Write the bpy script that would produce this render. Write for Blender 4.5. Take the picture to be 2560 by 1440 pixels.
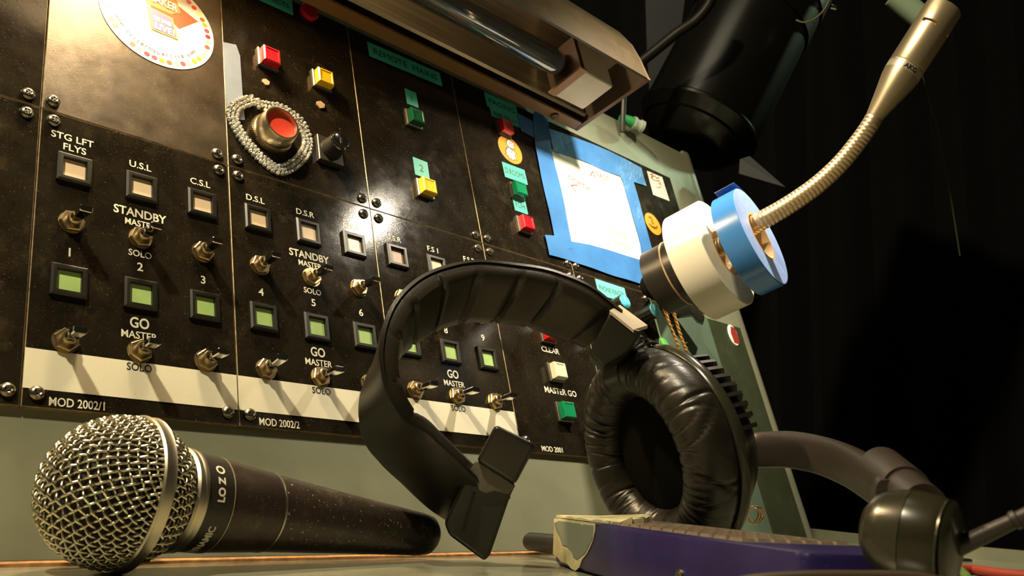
import bpy, bmesh, math, random
import numpy as np
from mathutils import Matrix, Vector
random.seed(7)
rng = np.random.RandomState(5)
for o in list(bpy.data.objects): bpy.data.objects.remove(o)
SC = bpy.context.scene
COL = SC.collection
MM = 0.001
# ---------------------------------------------------------------- frames
F = 2187.67                       # focal length in pixels of the 2560 px wide picture
TH = math.radians(18.5)           # the console leans back by this much
Rcp = np.array([[0.71034028, -0.1771756, 0.68119417], [0.19000768, -0.88360005, -0.42795798], [0.67772692, 0.43342791, -0.59399198]])
Tcp = np.array([-168.10499043, 40.46697933, 299.05270294])
VJ = -53.75                       # foot of the console on the panel's own scale
ct, st = math.cos(TH), math.sin(TH)
ux, vx, nx = Rcp[:, 0], Rcp[:, 1], Rcp[:, 2]
M3 = np.stack([ux, -nx * ct + vx * st, vx * ct + nx * st], 0)
OC = Tcp + vx * VJ
CAMP = M3 @ (-OC)
PU, PV, PN = np.array([1., 0, 0]), np.array([0, st, ct]), np.array([0, -ct, st])
def P(u, v, n=0.0): return PU * u + PV * (v - VJ) + PN * n
def ray(x, y): return M3 @ np.array([(x - 1280) / F, (y - 720) / F, 1.0])
def W(x, y, d): return CAMP + ray(x, y) * d
def uvn(x, y, n=0.0):
    d = ray(x, y); s = ((P(0, 0, n) - CAMP) @ PN) / (d @ PN); q = CAMP + d * s - P(0, 0, 0)
    return float(q @ PU), float(q @ PV)
def onz(x, y, z=0.0):
    d = ray(x, y); s = (z - CAMP[2]) / d[2]; return CAMP + d * s
# ---------------------------------------------------------------- camera
cd = bpy.data.cameras.new('camera'); cam = bpy.data.objects.new('camera', cd); COL.objects.link(cam)
cx, cy, cz = M3 @ np.array([1, 0, 0]), M3 @ np.array([0, -1, 0]), M3 @ np.array([0, 0, -1])
cm = Matrix(((cx[0], cy[0], cz[0], CAMP[0] * MM), (cx[1], cy[1], cz[1], CAMP[1] * MM), (cx[2], cy[2], cz[2], CAMP[2] * MM), (0, 0, 0, 1)))
cam.matrix_world = cm
cd.sensor_width = 36; cd.lens = F / 2560 * 36; cd.clip_start = 0.005; cd.clip_end = 20
cd.dof.use_dof = True; cd.dof.focus_distance = 0.40; cd.dof.aperture_fstop = 30
SC.camera = cam
# ---------------------------------------------------------------- light
wd = bpy.data.worlds.new('world'); SC.world = wd; wd.use_nodes = True
wd.node_tree.nodes['Background'].inputs[0].default_value = (1.0, 0.86, 0.55, 1)
wd.node_tree.nodes['Background'].inputs[1].default_value = 0.012
def lamp(name, loc, power, col, radius):
    l = bpy.data.lights.new(name, 'POINT'); l.energy = power; l.color = col; l.shadow_soft_size = radius * MM
    o = bpy.data.objects.new(name, l); COL.objects.link(o); o.location = Vector(loc * MM); return o
def area(name, loc, target, size, power, col):
    l = bpy.data.lights.new(name, 'AREA'); l.energy = power; l.color = col; l.size = size * MM
    o = bpy.data.objects.new(name, l); COL.objects.link(o); o.location = Vector(loc * MM)
    o.rotation_euler = (Vector(target * MM) - Vector(loc * MM)).to_track_quat('-Z', 'Y').to_euler(); return o
LAMPS = dict(
    left=lamp('working_light', P(-330, 640, 420), 37.0, (1.0, 0.87, 0.58), 20),
)
def spot(name, loc, target, power, col, angle, radius):
    l = bpy.data.lights.new(name, 'SPOT'); l.energy = power; l.color = col; l.spot_size = math.radians(angle); l.spot_blend = 0.4; l.shadow_soft_size = radius * MM
    o = bpy.data.objects.new(name, l); COL.objects.link(o); o.location = Vector(loc * MM)
    o.rotation_euler = (Vector(target * MM) - Vector(loc * MM)).to_track_quat('-Z', 'Y').to_euler(); return o
spot('desk_lamp', P(345, 298, 225), P(375, 115, 20), 9.5, (1.0, 0.88, 0.68), 96, 8)
bpy.data.lights['desk_lamp'].spot_blend = 1.0
spot('stage_light', W(3000, -200, 1500), W(2010, 60, 870), 34.0, (0.70, 1.0, 0.62), 9, 30)
area('fill_light', W(1500, -2600, 500), W(1500, 1100, 350), 250, 0.5, (1.0, 0.86, 0.6))  # added soft fill over headset and box, not a lamp of the place
GROUPS = {'control_module': 'control panels of the console', 'teal_label': 'teal labels on the panels', 'tape_roll': 'tape rolls on the gooseneck', 'blue_tape_strip': 'blue tape strips round the paper plan', 'round_sticker': 'round stickers on the panels', 'jute_twine': 'jute twine strands', 'fabric_cord': 'fuzzy cords at the bottom right'}
vs = SC.view_settings
SC.display_settings.display_device = 'sRGB'
vs.view_transform = 'Standard'; vs.look = 'None'; vs.gamma = 1.0; vs.use_curve_mapping = False; vs.exposure = 0.0
# ---------------------------------------------------------------- materials
def mat(name, col, rough=0.5, metal=0.0, var=0.0, vscale=60, speck=None, speck_amt=0.0, bump=0.0, bscale=900, coat=0.0, bdist=0.0002,
        trans=0.0, emit=None, stretch=(1, 1, 1), spec=0.5, rvar=0.0, speck_scale=1300):
    m = bpy.data.materials.new(name); m.use_nodes = True
    nt = m.node_tree; N = nt.nodes; L = nt.links; b = N['Principled BSDF']
    b.inputs['Base Color'].default_value = (*col, 1); b.inputs['Roughness'].default_value = rough
    b.inputs['Metallic'].default_value = metal; b.inputs['Coat Weight'].default_value = coat
    b.inputs['Transmission Weight'].default_value = trans; b.inputs['Specular IOR Level'].default_value = spec
    if emit: b.inputs['Emission Color'].default_value = (*emit[:3], 1); b.inputs['Emission Strength'].default_value = emit[3]
    g = N.new('ShaderNodeNewGeometry'); mp = N.new('ShaderNodeMapping'); L.new(g.outputs['Position'], mp.inputs[0])
    mp.inputs['Scale'].default_value = stretch
    def noise(sc, det=4.0, ro=0.6):
        n = N.new('ShaderNodeTexNoise'); n.inputs['Scale'].default_value = sc; n.inputs['Detail'].default_value = det
        n.inputs['Roughness'].default_value = ro; L.new(mp.outputs[0], n.inputs['Vector']); return n.outputs['Fac']
    def ramp(fac, a, bb):
        r = N.new('ShaderNodeMapRange'); r.inputs['From Min'].default_value = a; r.inputs['From Max'].default_value = bb
        L.new(fac, r.inputs['Value']); return r.outputs['Result']
    cur = None
    def mix(fac, ca, cb):
        x = N.new('ShaderNodeMix'); x.data_type = 'RGBA'
        L.new(fac, x.inputs[0])
        for c, i in ((ca, 6), (cb, 7)):
            if isinstance(c, tuple): x.inputs[i].default_value = (*c, 1)
            else: L.new(c, x.inputs[i])
        return x.outputs[2]
    if var > 0:
        f = ramp(noise(vscale), 0.3, 0.7)
        cur = mix(f, tuple(c * (1 - var) for c in col), tuple(min(1, c * (1 + var)) for c in col))
    if speck_amt > 0:
        f = ramp(noise(speck_scale, 2.0, 0.7), 0.72 - 0.12 * speck_amt, 0.80 - 0.1 * speck_amt)
        cur = mix(f, cur if cur is not None else col, speck)
        f2 = ramp(noise(45, 6.0, 0.75), 0.56, 0.80)
        mu = N.new('ShaderNodeMath'); mu.operation = 'MULTIPLY'; L.new(f2, mu.inputs[0]); mu.inputs[1].default_value = 0.55 * speck_amt
        cur = mix(mu.outputs[0], cur, speck)
    if cur is not None: L.new(cur, b.inputs['Base Color'])
    if rvar > 0:
        r = N.new('ShaderNodeMapRange'); r.inputs['From Min'].default_value = 0.3; r.inputs['From Max'].default_value = 0.7
        r.inputs['To Min'].default_value = rough - rvar; r.inputs['To Max'].default_value = rough + rvar
        L.new(noise(90, 5.0, 0.7), r.inputs['Value']); L.new(r.outputs[0], b.inputs['Roughness'])
    if bump > 0:
        bp = N.new('ShaderNodeBump'); bp.inputs['Strength'].default_value = bump; bp.inputs['Distance'].default_value = bdist
        L.new(noise(bscale, 3.0), bp.inputs['Height']); L.new(bp.outputs[0], b.inputs['Normal'])
    return m
black_plate = mat('black_plate', (0.012, 0.0095, 0.006), 0.12, 0, 0.4, 80, (0.11, 0.077, 0.038), 0.62, 0.10, 1500, rvar=0.035, spec=0.25)
sheen_plate = mat('worn_sheen_plate', (0.055, 0.042, 0.027), 0.36, 0.35, 0.4, 80, (0.2, 0.15, 0.09), 0.6, 0.25, 1500, rvar=0.08)
edge_mat = mat('worn_metal_edge', (0.30, 0.23, 0.13), 0.45, 0.5, 0.4, 300)
console_grey = mat('grey_green_paint', (0.20, 0.205, 0.135), 0.42, 0, 0.08, 30, (0.10, 0.10, 0.07), 0.12, 0.15, 1200, rvar=0.05)
console_green = mat('green_paint', (0.085, 0.125, 0.085), 0.40, 0, 0.12, 30, (0.2, 0.22, 0.16), 0.10, 0.1, 1200)
desk_mat = mat('desk_paint', (0.27, 0.26, 0.18), 0.22, 0, 0.22, 60, (0.10, 0.09, 0.05), 0.6, 0.2, 600, stretch=(1, 3, 1), coat=0.3)
orange_edge = mat('worn_wooden_edge', (0.42, 0.20, 0.07), 0.6, 0, 0.4, 300)
cream_strip = mat('cream_write_on_strip', (0.74, 0.69, 0.53), 0.45, 0, 0.04, 50, (0.3, 0.2, 0.1), 0.10)
white_ink = mat('white_ink', (0.72, 0.68, 0.55), 0.5)
black_ink = mat('black_ink', (0.01, 0.01, 0.012), 0.5)
teal_ink = mat('dark_teal_ink', (0.02, 0.09, 0.07), 0.5)
bezel_black = mat('bezel_black', (0.009, 0.008, 0.005), 0.34, 0, 0.4, 200, (0.10, 0.075, 0.035), 0.3)
lens_cream = mat('cream_lens', (0.83, 0.62, 0.42), 0.3, 0, 0.05, 60)
lens_green = mat('yellow_green_lens', (0.42, 0.60, 0.20), 0.3, 0, 0.12, 60)
metal_grey = mat('dull_grey_metal', (0.15, 0.13, 0.10), 0.38, 0.8, 0.2, 300)
brass = mat('dull_nickel_brass', (0.55, 0.43, 0.25), 0.30, 1.0, 0.15, 300)
chrome = mat('chrome', (0.75, 0.74, 0.72), 0.10, 1.0)
screw_metal = mat('screw_metal', (0.30, 0.26, 0.19), 0.27, 1.0, 0.35, 700)
dark_slot = mat('dark_slot', (0.006, 0.005, 0.004), 0.6)
def cap_mat(n, c): return mat(n, c, 0.12, 0, 0, coat=0.6, emit=None)
cap_red = cap_mat('red_cap', (0.50, 0.012, 0.02)); cap_yellow = cap_mat('yellow_cap', (0.80, 0.50, 0.015))
cap_green = cap_mat('green_cap', (0.01, 0.22, 0.09)); cap_dkgreen = cap_mat('dark_green_cap', (0.008, 0.09, 0.035)); cap_white = cap_mat('cream_cap', (0.76, 0.68, 0.50))
teal = mat('teal_label', (0.055, 0.50, 0.36), 0.45, 0, 0.05, 60)
blue_tape = mat('blue_tape', (0.055, 0.19, 0.46), 0.28, 0, 0.15, 40, bump=0.5, bscale=70, bdist=0.0012)
blue_roll_m = mat('blue_vinyl', (0.05, 0.21, 0.56), 0.25)
blue_side = mat('blue_tape_side', (0.25, 0.36, 0.66), 0.5, 0, 0.1, 200)
white_vinyl = mat('white_vinyl', (0.86, 0.80, 0.66), 0.32)
white_side = mat('white_tape_side', (0.72, 0.66, 0.50), 0.5, 0, 0.06, 200)
black_vinyl = mat('black_vinyl', (0.022, 0.018, 0.013), 0.35)
cardboard = mat('cardboard', (0.45, 0.30, 0.15), 0.7, 0, 0.1, 200)
core_print = mat('printed_core', (0.50, 0.38, 0.26), 0.5, 0, 0, 60, (0.03, 0.16, 0.05), 0.0)
core_green = mat('green_print', (0.03, 0.2, 0.07), 0.5)
paper = mat('white_paper', (0.84, 0.76, 0.64), 0.6, 0, 0.03, 30, bump=0.1, bscale=100)
pink_paper = mat('pinkish_paper', (0.85, 0.68, 0.55), 0.6)
red_ink = mat('red_brown_ink', (0.30, 0.06, 0.05), 0.6)
grey_ink = mat('pencil', (0.30, 0.26, 0.22), 0.6)
faint_ink = mat('faint_yellow_ink', (0.72, 0.66, 0.25), 0.6)
orange_st = mat('orange_sticker', (0.85, 0.30, 0.02), 0.35)
ghost_white = mat('ghost_white', (0.75, 0.66, 0.50), 0.5)
sticker_white = mat('sticker_white', (0.86, 0.83, 0.72), 0.4)
hood_mat = mat('hood_brown_paint', (0.045, 0.030, 0.013), 0.42, 0, 0.12, 60, (0.35, 0.26, 0.12), 0.12, 0.1, 1500)
hood_in = mat('hood_inside', (0.075, 0.05, 0.028), 0.45)
reflector = mat('dull_reflector', (0.34, 0.28, 0.19), 0.30, 0.75, 0.3, 40, stretch=(0.15, 6, 6))
glass_tube = mat('smoky_glass_tube', (0.07, 0.075, 0.075), 0.05, 0, coat=1.0, spec=0.9)
porcelain = mat('white_porcelain', (0.62, 0.55, 0.40), 0.4, 0, 0.05, 80)
copper = mat('orange_brown_fibre', (0.11, 0.05, 0.02), 0.5)
rubber = mat('leatherette', (0.014, 0.011, 0.007), 0.36, 0, 0.25, 60, bump=0.35, bscale=1100)
pad_mat = mat('headband_padding', (0.022, 0.017, 0.011), 0.38, 0, 0.25, 60, bump=0.5, bscale=900)
foam = mat('black_foam', (0.004, 0.004, 0.002), 0.95, 0, 0, 50, (0.02, 0.02, 0.008), 0.25, 0.8, 900, spec=0.05)
plastic = mat('black_plastic', (0.014, 0.012, 0.008), 0.35, 0, 0.2, 80, (0.12, 0.1, 0.07), 0.10, 0.25, 1400)
plastic_g = mat('glossy_black_plastic', (0.025, 0.023, 0.014), 0.22, 0, 0.2, 80)
arm_mat = mat('brown_black_arm', (0.030, 0.022, 0.017), 0.40, 0, 0.1, 80, (0.15, 0.1, 0.05), 0.10, 0.3, 1500)
mic_body_m = mat('dark_enamel', (0.034, 0.024, 0.018), 0.34, 0.2, 0.25, 80, (0.40, 0.36, 0.24), 0.35, 0.2, 1500)
mic_tail_m = mat('chipped_dark_enamel', (0.034, 0.024, 0.018), 0.34, 0.2, 0.25, 80, (0.5, 0.46, 0.36), 0.6, 0.3, 1500, speck_scale=900)
wire_m = mat('grille_wire', (0.74, 0.68, 0.52), 0.24, 1.0)
ring_m = mat('matt_nickel', (0.60, 0.54, 0.42), 0.36, 1.0)
gold = mat('champagne_metal', (0.66, 0.52, 0.33), 0.36, 0.85)
neck_mat = mat('champagne_gooseneck', (0.72, 0.54, 0.32), 0.34, 0.85)
purple = mat('purple_plastic', (0.015, 0.010, 0.060), 0.30, 0, 0.15, 60, (0.22, 0.2, 0.3), 0.12, 0.15, 1500)
box_edge = mat('box_key_brown', (0.17, 0.13, 0.095), 0.22, 0, 0.2, 300, coat=0.3)
grey_tape = mat('grey_tape', (0.19, 0.215, 0.16), 0.45, 0, 0.04, 60)
cream_tape = mat('aged_masking_tape', (0.55, 0.49, 0.27), 0.6, 0, 0.25, 120, (0.20, 0.17, 0.07), 0.3, 0.3, 500)
drum_m = mat('dark_enamelled_steel', (0.003, 0.003, 0.0018), 0.26, 0, 0.2, 20)
cable_m = mat('black_rubber_cable', (0.02, 0.018, 0.012), 0.4)
cloth_m = mat('black_drape', (0.0022, 0.0018, 0.0012), 0.95, 0, 0.3, 10)
grey_panel_m = mat('blue_grey_board', (0.011, 0.012, 0.015), 0.6)
card_m = mat('grey_card', (0.055, 0.055, 0.06), 0.45, bump=0.4, bscale=900)
green_pl = mat('green_plastic', (0.03, 0.28, 0.07), 0.3)
twine_m = mat('jute', (0.52, 0.29, 0.07), 0.8, 0, 0.3, 900)
blue_cap = mat('light_blue_cap', (0.10, 0.52, 0.68), 0.35); green_capm = mat('light_green_cap', (0.12, 0.46, 0.09), 0.35)
red_st = mat('red_label', (0.75, 0.06, 0.03), 0.35); cord_red = mat('red_cord', (0.28, 0.03, 0.012), 0.7, bump=0.8, bscale=600)
cord_green = mat('green_cord', (0.11, 0.18, 0.03), 0.7, 0, 0.5, 300, bump=0.8, bscale=600)
pale_green = mat('pale_green_tube', (0.30, 0.40, 0.28), 0.35)
stone_m = mat('rhinestone', (0.85, 0.84, 0.80), 0.14, 0.6, coat=1.0)
knob_red = mat('orange_red_disc', (0.72, 0.055, 0.025), 0.5)
# ---------------------------------------------------------------- mesh helper (all in millimetres)
class G:
    def __init__(s): s.v = []; s.f = []; s.m = []; s.cur = 0
    def add(s, vs, fs, mi=None):
        b = len(s.v); s.v += [tuple(float(c) for c in p) for p in vs]
        s.f += [tuple(b + i for i in f) for f in fs]; s.m += [s.cur if mi is None else mi] * len(fs); return s
    def box(s, x0, x1, y0, y1, z0, z1, bev=0.0, mi=None, side=None):
        if bev <= 0:
            v = [(x, y, z) for z in (z0, z1) for (x, y) in ((x0, y0), (x1, y0), (x1, y1), (x0, y1))]
            f = [(3, 2, 1, 0), (4, 5, 6, 7), (0, 1, 5, 4), (1, 2, 6, 5), (2, 3, 7, 6), (3, 0, 4, 7)]
            s.add(v, f, mi); return s
        b = bev
        v = []
        for (z, i) in ((z0, 0), (z1 - b, 0), (z1, b)):
            for (x, y) in ((x0 + i, y0 + i), (x1 - i, y0 + i), (x1 - i, y1 - i), (x0 + i, y1 - i)): v.append((x, y, z))
        s.add(v, [(3, 2, 1, 0), (8, 9, 10, 11)], mi)
        fs = []
        for k in (0, 4):
            for i in range(4): fs.append((k + i, k + (i + 1) % 4, k + 4 + (i + 1) % 4, k + 4 + i))
        s.add(v, fs, side if side is not None else mi); return s
    def prism(s, poly, n0, n1, mi=None, side=None):
        k = len(poly); v = [(x, y, n0) for x, y in poly] + [(x, y, n1) for x, y in poly]
        s.add(v, [tuple(range(k - 1, -1, -1)), tuple(range(k, 2 * k))], mi)
        s.add(v, [(i, (i + 1) % k, k + (i + 1) % k, k + i) for i in range(k)], side if side is not None else mi); return s
    def lathe(s, prof, seg=32, c=(0, 0, 0), ax=None, mi=None, a0=0, capa=True, capb=True, hexa=False):
        c = np.array(c, float)
        z = np.array([0, 0, 1.]) if ax is None else np.array(ax, float) / np.linalg.norm(ax)
        t = np.array([0, 0, 1.]) if abs(z[2]) < 0.9 else np.array([1., 0, 0])
        e1 = np.cross(t, z); e1 /= np.linalg.norm(e1); e2 = np.cross(z, e1)
        v = []; fs = []
        for (h, r) in prof:
            for i in range(seg):
                a = a0 + 2 * math.pi * i / seg; v.append(c + z * h + (e1 * math.cos(a) + e2 * math.sin(a)) * r)
        for j in range(len(prof) - 1):
            for i in range(seg):
                a, b2 = j * seg + i, j * seg + (i + 1) % seg; fs.append((a, b2, b2 + seg, a + seg))
        if capa and prof[0][1] > 1e-6: fs.append(tuple(range(seg - 1, -1, -1)))
        if capb and prof[-1][1] > 1e-6: fs.append(tuple((len(prof) - 1) * seg + i for i in range(seg)))
        s.add(v, fs, mi); return s
    def tube(s, pts, r, seg=8, mi=None, caps=True):
        p = [np.array(q, float) for q in pts]; n = len(p); rr = r if hasattr(r, '__len__') else [r] * n
        t = [p[min(i + 1, n - 1)] - p[max(i - 1, 0)] for i in range(n)]; t = [a / (np.linalg.norm(a) + 1e-12) for a in t]
        a = np.array([0, 0, 1.]) if abs(t[0][2]) < 0.9 else np.array([1., 0, 0]); e = np.cross(t[0], a); e /= np.linalg.norm(e)
        v = []; fs = []
        for i in range(n):
            e = e - t[i] * (e @ t[i]); e /= np.linalg.norm(e); g = np.cross(t[i], e)
            for k in range(seg):
                an = 2 * math.pi * k / seg; v.append(p[i] + (e * math.cos(an) + g * math.sin(an)) * rr[i])
        for j in range(n - 1):
            for i in range(seg):
                a_, b_ = j * seg + i, j * seg + (i + 1) % seg; fs.append((a_, b_, b_ + seg, a_ + seg))
        if caps: fs += [tuple(range(seg - 1, -1, -1)), tuple((n - 1) * seg + i for i in range(seg))]
        s.add(v, fs, mi); return s
    def loft(s, rings, closed=True, caps=True, mi=None):
        k = len(rings[0]); v = [q for r in rings for q in r]; fs = []
        for j in range(len(rings) - 1):
            for i in range(k if closed else k - 1):
                a_, b_ = j * k + i, j * k + (i + 1) % k; fs.append((a_, b_, b_ + k, a_ + k))
        if caps: fs += [tuple(range(k - 1, -1, -1)), tuple((len(rings) - 1) * k + i for i in range(k))]
        s.add(v, fs, mi); return s
    def mesh(s, name, mats, smooth=True, ang=35, bevel=0):
        me = bpy.data.meshes.new(name)
        me.from_pydata([(x * MM, y * MM, z * MM) for x, y, z in s.v], [], s.f)
        for m in (mats if isinstance(mats, (list, tuple)) else [mats]): me.materials.append(m)
        me.polygons.foreach_set('material_index', s.m)
        bm = bmesh.new(); bm.from_mesh(me)
        bmesh.ops.remove_doubles(bm, verts=bm.verts, dist=1e-7)
        bmesh.ops.recalc_face_normals(bm, faces=bm.faces)
        if bevel > 0:
            ed = [e for e in bm.edges if len(e.link_faces) == 2 and e.calc_face_angle(0) > 0.5]
            bmesh.ops.bevel(bm, geom=ed, offset=bevel * MM, segments=3, affect='EDGES', profile=0.6)
        bm.to_mesh(me); bm.free()
        if smooth:
            me.polygons.foreach_set('use_smooth', [True] * len(me.polygons))
            me.set_sharp_from_angle(angle=math.radians(ang))
        me.update(); return me
MW = {}
def world_of(o): return MW[o.name]
def thing(name, label, cat, M=None, loc=None, group=None):
    o = bpy.data.objects.new(name, None); COL.objects.link(o); o.empty_display_size = 0.005
    if M is None: M = Matrix.Translation(Vector(loc) * MM)
    o.matrix_world = M; MW[o.name] = M.copy()
    o['label'] = label; o['category'] = cat
    if group: o['group'] = group
    return o
def part(name, me, parent, loc=(0, 0, 0), label=None, rot=None):
    o = bpy.data.objects.new(name, me); COL.objects.link(o); o.parent = parent
    o.location = Vector(loc) * MM
    if rot: o.rotation_euler = rot
    L = Matrix.Translation(Vector(loc) * MM) @ (Matrix() if not rot else o.rotation_euler.to_matrix().to_4x4())
    MW[o.name] = MW[parent.name] @ L
    if label: o['label'] = label
    return o
def wpart(name, g, mats, parent, label=None, **kw):
    """part whose vertices were given in world millimetres"""
    inv = MW[parent.name].inverted(); q = G(); q.f = g.f; q.m = g.m
    q.v = [tuple((inv @ (Vector(p) * MM)) / MM) for p in g.v]
    return part(name, q.mesh(name, mats, **kw), parent, label=label)
def single(name, g, mats, label, cat, group=None, kind=None, base=None, **kw):
    """top-level thing that is one mesh, vertices in world mm"""
    a = np.array(g.v); b = base if base is not None else np.array([a[:, 0].mean(), a[:, 1].mean(), a[:, 2].min()])
    g.v = [tuple(p) for p in (a - b)]
    o = bpy.data.objects.new(name, g.mesh(name, mats, **kw)); COL.objects.link(o); o.location = Vector(b) * MM
    MW[o.name] = Matrix.Translation(Vector(b) * MM)
    if label: o['label'] = label
    if cat: o['category'] = cat
    if group: o['group'] = group
    if kind: o['kind'] = kind
    return o
RP = Matrix(((1, 0, 0), (0, PV[1], PN[1]), (0, PV[2], PN[2]))).to_4x4()
def panelM(u, v, n=0): return Matrix.Translation(Vector(P(u, v, n) * MM)) @ RP
def textmesh(name, s, h, mats, bold=0.0, wid=1.0, spacing=1.0, align='CENTER', thick=0.06, width=None, rot=0.0):
    c = bpy.data.curves.new(name, 'FONT'); c.body = s; c.size = h / 0.72 * MM; c.align_x = align; c.align_y = 'CENTER'
    c.extrude = thick * MM; c.offset = bold * MM; c.space_character = spacing; c.resolution_u = 3
    o = bpy.data.objects.new('tmp_text', c); COL.objects.link(o)
    dg = bpy.context.evaluated_depsgraph_get(); dg.update()
    me = bpy.data.meshes.new_from_object(o.evaluated_get(dg)); me.name = name
    bpy.data.objects.remove(o); bpy.data.curves.remove(c)
    xs = [v.co.x for v in me.vertices]; ys = [v.co.y for v in me.vertices]
    w = (max(xs) - min(xs)) / MM; sx = (width / w) if width else wid
    mx = (max(xs) + min(xs)) / 2 if align == 'CENTER' else 0; my = (max(ys) + min(ys)) / 2
    cr, sr = math.cos(rot), math.sin(rot)
    for v in me.vertices:
        x = (v.co.x - mx) * sx; y = v.co.y - my; v.co.x = x * cr - y * sr; v.co.y = x * sr + y * cr
    me.materials.clear(); me.materials.append(mats); return me
# ================================================================ SETTING
# desk top and raised rear edge
E1, E2, E3 = W(2037, 1322, 700), W(2403, 1361, 560), W(2700, 1384, 500)
E1 = onz(2037, 1322, 8.0); E2 = onz(2403, 1362, 8.0); E3 = onz(2700, 1388, 8.0)
E0 = np.array([545., 30., 8.])
if E1[1] > 260: E1 = np.array([640., 215., 8.])
DESK = thing('desk', 'worn grey-green desk top in front of the control console', 'desk', loc=(150, -200, 0))
g = G()
poly = [(-420, -520), (900, -520), (E3[0] + 60, E3[1] - 6), (E2[0], E2[1]), (E1[0], E1[1]), (545, 60), (530, 2), (-420, 2)]
v = [(x, y, 0) for x, y in poly] + [(x, y, -18) for x, y in poly]; k = len(poly)
g.add(v, [tuple(range(k)), tuple(range(2 * k - 1, k - 1, -1))] + [(i, (i + 1) % k, k + (i + 1) % k, k + i) for i in range(k)])
wpart('desk_top', g, desk_mat, DESK, smooth=False)
g = G(); pts = [E1, E2, E3, E3 + (E3 - E2) * 0.6]
rings = []
for i, q in enumerate(pts):
    a = pts[max(i - 1, 0)]; b = pts[min(i + 1, 3)]; t = (b - a) / np.linalg.norm(b - a); nrm = np.array([-t[1], t[0], 0]) * (1 if -t[1] > 0 or t[0] > 0 else -1)
    if nrm[1] < 0: nrm = -nrm
    rings.append([(q[0], q[1], -10), (q[0], q[1], 7.2), tuple(np.array([q[0], q[1], 8]) + nrm * 1), tuple(np.array([q[0], q[1], 8]) + nrm * 14), tuple(np.array([q[0], q[1], -10]) + nrm * 14)])
g.loft(rings); wpart('raised_edge', g, console_grey, DESK, label='raised pale rear edge of the desk', smooth=False)
g = G()
x = -400.0
rings = []
while x < 530:
    w_ = 0.9 + 0.5 * random.random(); rings.append([(x, -w_, 0), (x, -w_, 0.9 + 0.3 * random.random()), (x, 1.2, 1.6), (x, 1.2, 0)]); x += 9
g.loft(rings); wpart('edge_trim', g, orange_edge, DESK, label='thin orange-brown worn edge at the console foot', smooth=False)
# console
CON = thing('control_console', 'leaning grey-green metal console cabinet carrying the black control panels', 'console', M=panelM(240, VJ, -2))
g = G().box(-330, 534, VJ + 2.5, 298, -6, -2.4); g.v = [tuple(P(*p)) for p in g.v]
wpart('front_plate', g, console_grey, CON, smooth=False)
g = G()                                             # side post: rounded upright at the right-hand edge
R_, cu, cn = 15.0, 537.0, -17.0
prof = [(cu - 6, -2.4)] + [(cu + R_ * math.sin(a), cn + R_ * math.cos(a) + 0.0) for a in [math.radians(q) for q in range(0, 100, 10)]] + [(cu + R_, cn - 230), (cu + R_ - 4, cn - 230), (cu - 6, cn - 10)]
rings = [[tuple(P(u, v_, n_)) for u, n_ in prof] for v_ in (VJ + 1, 302)]
g.loft(rings); g.v = [(a, b, max(c, 0.4)) for a, b, c in g.v]
wpart('side_post', g, mat('grey_green_gloss', (0.19, 0.195, 0.13), 0.27, 0, 0.06, 30, (0.10, 0.10, 0.07), 0.1, 0.1, 1200), CON, label='rounded upright edge of the console with a long highlight', ang=40)
g = G().box(-330, 534, 292, 298, -240, -6.2); g.v = [tuple(P(*p)) for p in g.v]; wpart('top_plate', g, console_grey, CON, smooth=False)
g = G().box(408.5, 481.5, VJ + 1, 124, -2.35, -0.6, bev=0.5, side=1); g.v = [tuple(P(*p)) for p in g.v]
wpart('blank_cover', g, [console_green, pale_green], CON, label='plain green cover plate right of the controls')
g = G().box(482.5, 531, VJ + 1, 124, -2.35, -1.8); g.v = [tuple(P(*p)) for p in g.v]
wpart('side_cover', g, mat('dark_green_paint', (0.035, 0.043, 0.022), 0.25, 0, 0.15, 40, (0.3, 0.32, 0.2), 0.15), CON, label='darker glossy green strip beside the cover')
g = G(); c_ = uvn(1833, 838, -1.7); g.lathe([(0, 8.5), (0.5, 8.2)], 24); g.v = [tuple(P(c_[0] + x * 0.8, c_[1] + y * 1.1, -1.7 + z)) for x, y, z in g.v]
wpart('worn_badge', g, sticker_white, CON, label='worn round badge on the console edge')
g = G(); g.prism([(-4, -7), (3.5, -7.5), (5, 0), (3, 6.5), (-2, 7.5), (-5, 1)], 0, 0.3); g.v = [tuple(P(c_[0] + x + 1.0, c_[1] + y, -1.1 + z)) for x, y, z in g.v]
wpart('badge_print', g, mat('dull_red', (0.30, 0.03, 0.02), 0.5), CON)
# backdrop
def sheet(x0, x1, y0, y1, d, nfold, amp, name, label, m):
    g = G(); cols = []
    for i in range(nfold * 8 + 1):
        t = i / (nfold * 8); dd = d + amp * math.sin(t * nfold * 2 * math.pi) + amp * 0.4 * math.sin(t * nfold * 5.1)
        a = W(x0 + (x1 - x0) * t, 700, dd); a[2] = 0; cols.append([(a[0], a[1], z) for z in (-350, 100, 600, 1100, 1700)])
    g.loft(cols, closed=False, caps=False); return single(name, g, m, label, 'curtain')
sheet(-600, 3600, 0, 0, 1900, 26, 32, 'stage_curtain', 'dark pleated drape far behind the console', cloth_m)
g = G(); fl = [(-1500, -900), (2600, -900), (2600, 2600), (-1500, 2600)]
g.add([(x, y, -350) for x, y in fl], [(0, 1, 2, 3)])
o = single('floor', g, cloth_m, 'dark floor under the desk', None, kind='structure', smooth=False)
# ================================================================ CONTROL PANEL MODULES
def plate_mesh(name, w, h, m): return G().box(0.25, w - 0.25, 0.25, h - 0.25, -2.3, 0, bev=0.22, mi=0, side=1).mesh(name, [m, edge_mat], smooth=False)
PW, PH = 81.28, 128.5
plate_lo = plate_mesh('plate', PW, PH, black_plate)
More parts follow.
